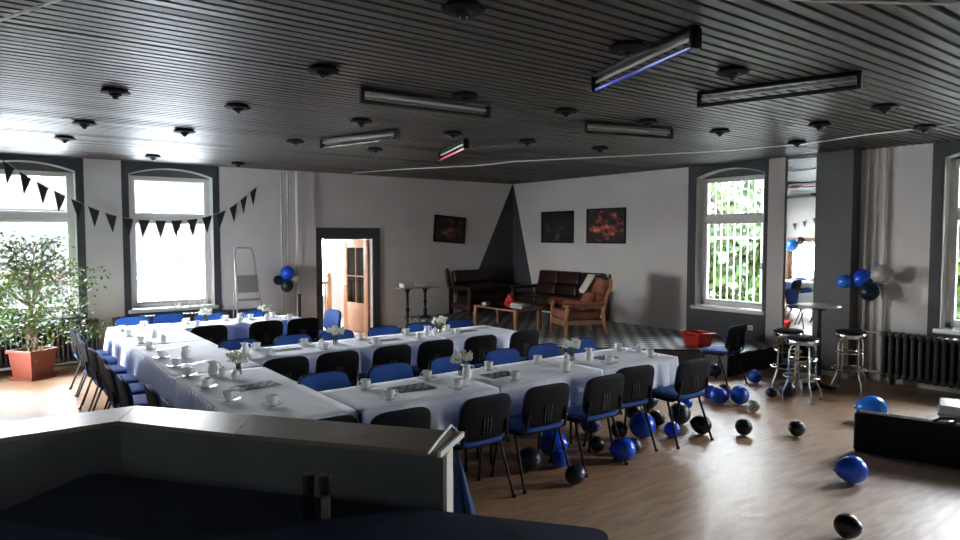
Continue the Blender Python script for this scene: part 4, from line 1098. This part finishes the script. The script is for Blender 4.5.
# ------------------------------------------------------------------ bar stools
def make_stool():
    e = tag(empty('bar_stool'), 'x', 'bar stool', 'chrome bar stools')
    MB().lathe([(0, .78), (.16, .78), (.178, .772), (.18, .76), (.178, .748), (0, .748)], seg=28).build('seat_pad', M['blackp'], e)
    MB().lathe([(.0, .69), (.176, .69), (.182, .70), (.182, .742), (.176, .75), (0, .75)], seg=28).build('seat_band', M['chrome'], e)
    for k in range(4):
        a = k*PI/2+PI/4; c, s = math.cos(a), math.sin(a)
        MB().tube([(c*.10, s*.10, .68), (c*.15, s*.15, .66), (c*.165, s*.165, .6), (c*.17, s*.17, .3), (c*.18, s*.18, .22), (c*.235, s*.235, .1), (c*.24, s*.24, .0)], .0125, 8).build('leg', M['chrome'], e)
        MB().cyl((c*.24, s*.24, 0), (c*.24, s*.24, .03), .017, seg=10).build('foot_cap', M['grey'], e)
    for r, z in ((.16, .5), (.205, .29)):
        MB().tube([(r*math.cos(t*2*PI/28), r*math.sin(t*2*PI/28), z) for t in range(28)], .0115, 8, True).build('foot_ring', M['chrome'], e)
    return e
stl = Proto(make_stool())
stl.put((7.96, 4.1, 0), .15, 'chrome bar stool with black round seat, nearest of the three')
stl.put((8.4, 4.52, 0), .5, 'chrome bar stool with black round seat, behind left by the mirror')
stl.put((8.94, 3.98, 0), .2, 'chrome bar stool with black round seat, right one before the dark column')

bt = tag(empty('bar_table', (8.68, 4.26, 0)), 'tall round bar table with pale metal top among the stools', 'table')
MB().lathe([(0, 1.08), (.245, 1.08), (.264, 1.088), (.266, 1.1), (.26, 1.11), (0, 1.11)], seg=40).build('tabletop', M['alu'], bt)
MB().cyl((0, 0, .08), (0, 0, 1.08), .03, seg=16).cyl((0, 0, 1.04), (0, 0, 1.08), .09, seg=16).build('pole', M['black'], bt)
for k in range(4):
    a = k*PI/2+.2; MB().ob((.11*math.cos(a), .11*math.sin(a), .045), (.22, .05, .05), .014, rz=a, ry=R(6)).build('foot', M['black'], bt)

# ------------------------------------------------------------------ black case and silver amplifier case on the right
dx, dy = (6.61-6.37), (2.02-2.79); an = math.atan2(dy, dx)
M['case'] = mat('black_nylon', (.006, .006, .007), .7, spec=.2, bump=.3, bscale=12)
kc = tag(empty('instrument_case', (6.37, 2.79, 0), an), 'long black instrument case standing on its edge on the floor', 'case')
MB().box((0, 0, .01), (1.75, .15, .385), .035, seg=4).build('case_body', M['case'], kc)
MB().tube([(.02, .075, .02), (.02, .075, .37), (.05, .075, .388), (1.7, .075, .388), (1.73, .075, .37), (1.73, .075, .02)], .004, 5).build('zip', M['alu'], kc)
MB().tube([(.75, .03, .38), (.76, .02, .42), (.85, .0, .435), (.98, -.01, .43), (1.02, .03, .385)], .014, 7).tube([(.6, .05, .385), (.66, .1, .41), (.8, .11, .42), (.95, .08, .4), (1.05, .05, .39)], .012, 7).build('carry_strap', M['black'], kc)
MB().ob((.72, .06, .4), (.05, .03, .02), .004).build('buckle', M['chrome'], kc)
ak = tag(empty('equipment_case', (7.3, 2.32, 0), an), 'grey hard case with black handle behind the long black case', 'case')
MB().box((-.1, -.05, .01), (.62, .32, .40), .015).build('case_body', M['alu'], ak)
MB().box((-.11, -.06, .3), (.63, .33, .32), .004).build('seam_band', M['steel_grey'], ak)
MB().tube([(.12, .1, .40), (.13, .1, .435), (.32, .1, .435), (.33, .1, .40)], .012, 8).build('handle', M['black'], ak)

# ------------------------------------------------------------------ half wall and foreground table
CZ = 1.0
outer = []
inner = [(-.8, 4.03), (.55, 4.02), (1.63, 2.5)]
hw = empty('half_wall'); tag(hw, 'low L-shaped half wall with laminate cap in the foreground', 'half wall')
ob = [(-.8, 4.24), (.635, 4.21), (1.815, 2.69)]; ib = [(-.8, 4.06), (.565, 4.045), (1.69, 2.56)]
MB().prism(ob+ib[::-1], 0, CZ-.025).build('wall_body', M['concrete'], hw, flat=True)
MB().prism([(-.8, 4.37), (.69, 4.33), (.55, 4.02), (-.8, 4.03)], CZ-.024, CZ).prism([(.693, 4.327), (1.18, 3.71), (.985, 3.408), (.553, 4.017)], CZ-.024, CZ).prism([(1.183, 3.706), (1.93, 2.75), (1.655, 2.55), (.988, 3.404)], CZ-.024, CZ).build('cap_board', M['cap'], hw, flat=True)
MB().prism([(1.655, 2.549), (1.93, 2.749), (1.94, 2.736), (1.665, 2.536)], CZ-.025, CZ+.002).build('cap_end_strip', M['endpanel'], hw, flat=True)
MB().prism([(1.691, 2.558), (1.815, 2.688), (1.827, 2.675), (1.703, 2.545)], 0, CZ-.026).build('end_panel', M['endpanel'], hw, flat=True)
cable([(1.6, 2.54, CZ+.008), (1.75, 2.68, CZ+.01), (1.93, 2.84, CZ+.012), (1.96, 2.83, CZ-.02), (1.95, 2.8, CZ-.08), (1.93, 2.78, CZ-.07)], .006, 'white cord tied over the end of the half wall', name='cord', cat='cord')
m = MB(); pr = None
for j in range(9):
    t = j/8; cur = []
    for k in range(9):
        u = k/8
        cur.append(m.bm.verts.new((1.90+.10*u*t+.012*math.sin(k*1.7)*t, 2.76-.02*u+.10*u*t*0+.02*math.sin(k*1.3+2)*t-.07*u*(1-t)*0, CZ-.09-.42*t*(1-.15*u))))
    if pr:
        for k in range(8): m.bm.faces.new((pr[k], pr[k+1], cur[k+1], cur[k]))
    pr = cur
hc = m.build('hanging_cloth', M['blue_cloth']); hc.modifiers.new('t', 'SOLIDIFY').thickness = .004
tag(hc, 'dark blue cloth hanging from the end of the half wall', 'cloth')

# foreground table with black cloth
an2 = math.atan2(2.51-4.03, 1.65-.44)
ft = tag(empty('bench_table', (.44, 4.03, 0), an2), 'long dark foreground table under a black cloth', 'table')
FLn, FW = 2.70, .62
TZ = .74
# local +X along the long far edge; local -Y is towards the viewer
MB().box((.02, -FW-.02+.04, TZ-.03), (FLn-.02, -.04, TZ), .004).build('tabletop', M['dwood'], ft)
for x in (.12, FLn-.12):
    for yy in (-.1, -FW+.06): MB().box((x-.02, yy-.02, 0), (x+.02, yy+.02, TZ-.03), .003).build('leg', M['black'], ft)
m = MB(); rows = 26; cols = 8
rx_ = .03
outl = []
cor = .07
def rr_path(x0, x1, y0, y1, c, n=5):
    p = []
    for (cx, cy, a0) in ((x1-c, y1-c, 0), (x0+c, y1-c, PI/2), (x0+c, y0+c, PI), (x1-c, y0+c, 3*PI/2)):
        for i in range(n+1):
            a = a0+PI/2*i/n; p.append((cx+c*math.cos(a), cy+c*math.sin(a)))
    return p
base = rr_path(0, FLn, -FW, -.02, cor)
# densify
path = []
for i in range(len(base)):
    a = Vector(base[i]); b = Vector(base[(i+1) % len(base)]); k = max(1, int((b-a).length/.06))
    for j in range(k): path.append(a.lerp(b, j/k))
cen = Vector((FLn/2, -FW/2-.01)); rings = []
for lev, (z, off) in enumerate([(TZ+.006, -.012), (TZ+.004, .002), (TZ-.03, .010), (TZ-.15, .014), (TZ-.3, .016)]):
    ring_ = []
    for i, p in enumerate(path):
        d = Vector((0, 0)); 
        if p.y > -.021: d.y = 1
        n2 = (p-Vector((min(max(p.x, cor), FLn-cor), min(max(p.y, -FW+cor), -.02-cor)))).normalized()
        w = off+(.006*math.sin(i*1.1) if lev > 2 else 0)*(0 if p.y > -.05 else 1)
        if p.y > -.05: w = min(w, .006)
        ring_.append(m.bm.verts.new((p.x+n2.x*w, p.y+n2.y*w, z)))
    rings.append(ring_)
m.bm.faces.new(rings[0])
for A_, B_ in zip(rings, rings[1:]):
    for i in range(len(path)): m.bm.faces.new((A_[i], A_[(i+1) % len(path)], B_[(i+1) % len(path)], B_[i]))
fc = m.build('black_tablecloth', M['black_cloth'], None, (.44, 4.03, 0), an2)
tag(fc, 'black tablecloth covering the foreground table', 'tablecloth')
def mill(x, y, fill, label):
    e = tag(empty('spice_mill', (x, y, TZ+.0075)), label, 'spice mill', 'spice mills on the foreground table')
    MB().lathe([(0, 0), (.024, 0), (.0245, .1), (.023, .12), (0, .12)], seg=20).build('glass_body', M['glassd'], e)
    MB().lathe([(0, .004), (.021, .004), (.021, .095), (0, .1)], seg=16).build('filling', fill, e)
    MB().lathe([(0, .112), (.025, .112), (.026, .135), (.03, .19), (.026, .198), (0, .2)], seg=20).build('grinder_cap', M['black'], e)
    MB().cyl((0, 0, .198), (0, 0, .206), .006, seg=10).build('cap_nut', M['chrome'], e)
mill(1.125, 2.79, M['pepper'], 'dark pepper mill, left of the two mills on the black cloth')
mill(1.18, 2.73, M['salt'], 'pale salt mill, right of the two mills on the black cloth')

# ------------------------------------------------------------------ outdoors
gr = struct(MB().box((-30, -25, -.75), (60, 70, -.6)).build('ground_outside', M['ground'], flat=True), 'pale ground outside the windows')
def house(x0, x1, y0, y1, h, label, red=False):
    e = tag(empty('house', ((x0+x1)/2, (y0+y1)/2, -.6)), label, 'house'); a, b = (x1-x0)/2, (y1-y0)/2
    MB().box((-a, -b, 0), (a, b, h)).build('house_wall', M['bwhite'], e, flat=True)
    MB().prism([(-a-.3, h), (a+.3, h), (0, h+2)], -b-.3, b+.3, 'y').build('roof', M['bred'], e, flat=True)
    n = int((x1-x0)/1.8)
    for i in range(n):
        for z in (1., 3.6):
            if z+1.3 < h: MB().box((-a+.6+i*1.8, -b-.04, z), (-a+1.5+i*1.8, -b, z+1.3)).build('house_window', M['house_dark'], e, flat=True)
    if red: MB().box((-a+.1, -b-.5, .9), (a-.1, -b-.05, 1.3)).build('awning', M['bred'], e, flat=True)
house(-4, 3.5, 30, 36, 3.6, 'pale house across the street, left', True)
house(4.6, 12, 32, 38, 5.2, 'pale house across the street, right')
rl = tag(empty('outdoor_railing', (1.7, 15.0, -.6)), 'pale slanting handrail outside the window beside the ladder', 'railing')
MB().tube([(0, 0, 1.6), (1.9, 0, 2.9)], .025).tube([(0, 0, 1.2), (1.9, 0, 2.5)], .018).build('handrail', M['grey'], rl)
for i in range(3): MB().cyl((.2+.75*i, 0, 0), (.2+.75*i, 0, 1.7+.55*i), .02).build('post', M['grey'], rl)
gl = tag(empty('window_grille', (10.75, 6.3, -.6)), 'white vertical bars outside the window above the stage', 'grille')
b0 = MB().cyl((0, -1.3, 0), (0, -1.3, 4.2), .008, seg=6).build('bar', M['pframe'], gl)
for i in range(1, 21): dup(b0, (0, i*.13, 0), parent=gl)
MB().box((-.01, -1.35, 1.4), (.01, 1.4, 1.43)).box((-.01, -1.35, 2.55), (.01, 1.4, 2.58)).build('cross_bar', M['pframe'], gl)
def tree(x, y, h, label, seed, sp=1.6):
    rd = random.Random(seed); e = tag(empty('tree', (x, y, -.6)), label, 'tree', 'trees outside the right windows')
    t = MB(); t.tube([(0, 0, 0), (.1, .05, h*.4), (0, .1, h*.8)], [.14, .1, .04], 8); cl = []
    for i in range(24):
        a = rd.uniform(0, 6.28); L = rd.uniform(.4, 1.)*sp; z = rd.uniform(.15, .9)*h
        e2 = Vector((math.cos(a)*L, math.sin(a)*L, z+.5)); t.tube([(0, 0, z-.2), (e2.x*.5, e2.y*.5, z+.25), tuple(e2)], [.04, .025, .01], 5); cl.append(e2)
    t.build('trunk', M['bark'], e); f = MB()
    for c in cl:
        for k in range(170):
            p = c+Vector((rd.gauss(0, .4), rd.gauss(0, .4), rd.gauss(0, .4))); d = Vector((rd.gauss(0, 1), rd.gauss(0, 1), rd.gauss(0, 1))).normalized(); w = d.orthogonal().normalized(); L = rd.uniform(.2, .38)
            f.quad([p, p+d*L*.5+w*L*.35, p+d*L, p+d*L*.5-w*L*.35])
    f.build('foliage', M['tree'], e, flat=True)
tree(14.2, 9.3, 4.4, 'bright green tree outside the stage window, nearest', 1)
tree(18.5, 13.2, 6., 'bright green tree outside the stage window, further right', 2, 2)
tree(14.2, 5.4, 4., 'low green tree outside, right of the stage window', 3)
tree(15.5, 1.4, 5., 'green tree outside the right edge window', 4, 2)

# ------------------------------------------------------------------ light
w = bpy.data.worlds.new('World'); bpy.context.scene.world = w; w.use_nodes = True
wn = w.node_tree; bgn = wn.nodes['Background']
tc = wn.nodes.new('ShaderNodeTexCoord'); sx = wn.nodes.new('ShaderNodeSeparateXYZ'); wn.links.new(tc.outputs['Generated'], sx.inputs[0])
rp = wn.nodes.new('ShaderNodeValToRGB'); wn.links.new(sx.outputs['Z'], rp.inputs[0])
rp.color_ramp.elements[0].position = 0; rp.color_ramp.elements[0].color = (1, 1, 1, 1)
rp.color_ramp.elements[1].position = .8; rp.color_ramp.elements[1].color = (.72, .85, 1., 1)
wn.links.new(rp.outputs[0], bgn.inputs['Color']); bgn.inputs['Strength'].default_value = 24

def portal(name, loc, rot, sx_, sy_):
    l = bpy.data.lights.new(name, 'AREA'); l.shape = 'RECTANGLE'; l.size = sx_; l.size_y = sy_; l.cycles.is_portal = True
    o = bpy.data.objects.new(name, l); COL.objects.link(o); o.location = loc; o.rotation_euler = rot
for (a, b, *_), n in zip(W_back, 'ab'): portal('window_daylight', ((a+b)/2, 12.32, 1.87), (R(-90), 0, 0), 1.3, 2.2)
for (a, b, *_) in W_right: portal('window_daylight', (10.22, (a+b)/2, 1.87), (0, R(90), 0), 2.2, 1.3)
portal('door_daylight', (X0-.32, 10.22, 1.), (0, R(-90), 0), 2., 1.9)
portal('hall_daylight', (5.65, 15.4, 1.55), (R(-90), 0, 0), 2.1, 2.1)

# ------------------------------------------------------------------ camera and view
cam = bpy.data.cameras.new('camera'); co = bpy.data.objects.new('camera', cam); COL.objects.link(co)
cam.sensor_width = 36; cam.lens = 665/960*36; cam.clip_start = .05; cam.clip_end = 200
co.location = (0, 0, 2.0); co.rotation_euler = (R(90-2.93), 0, R(53.3-90))
sc = bpy.context.scene; sc.camera = co
sc.view_settings.view_transform = 'Standard'; sc.view_settings.look = 'None'
sc.view_settings.exposure = 1.65; sc.view_settings.gamma = 1; sc.view_settings.use_curve_mapping = False
sc.cycles.max_bounces = 8; sc.cycles.diffuse_bounces = 5; sc.cycles.transparent_max_bounces = 12
sc.cycles.caustics_reflective = False; sc.cycles.caustics_refractive = False
sc.cycles.sample_clamp_indirect = 30
sc.cycles.use_denoising = True
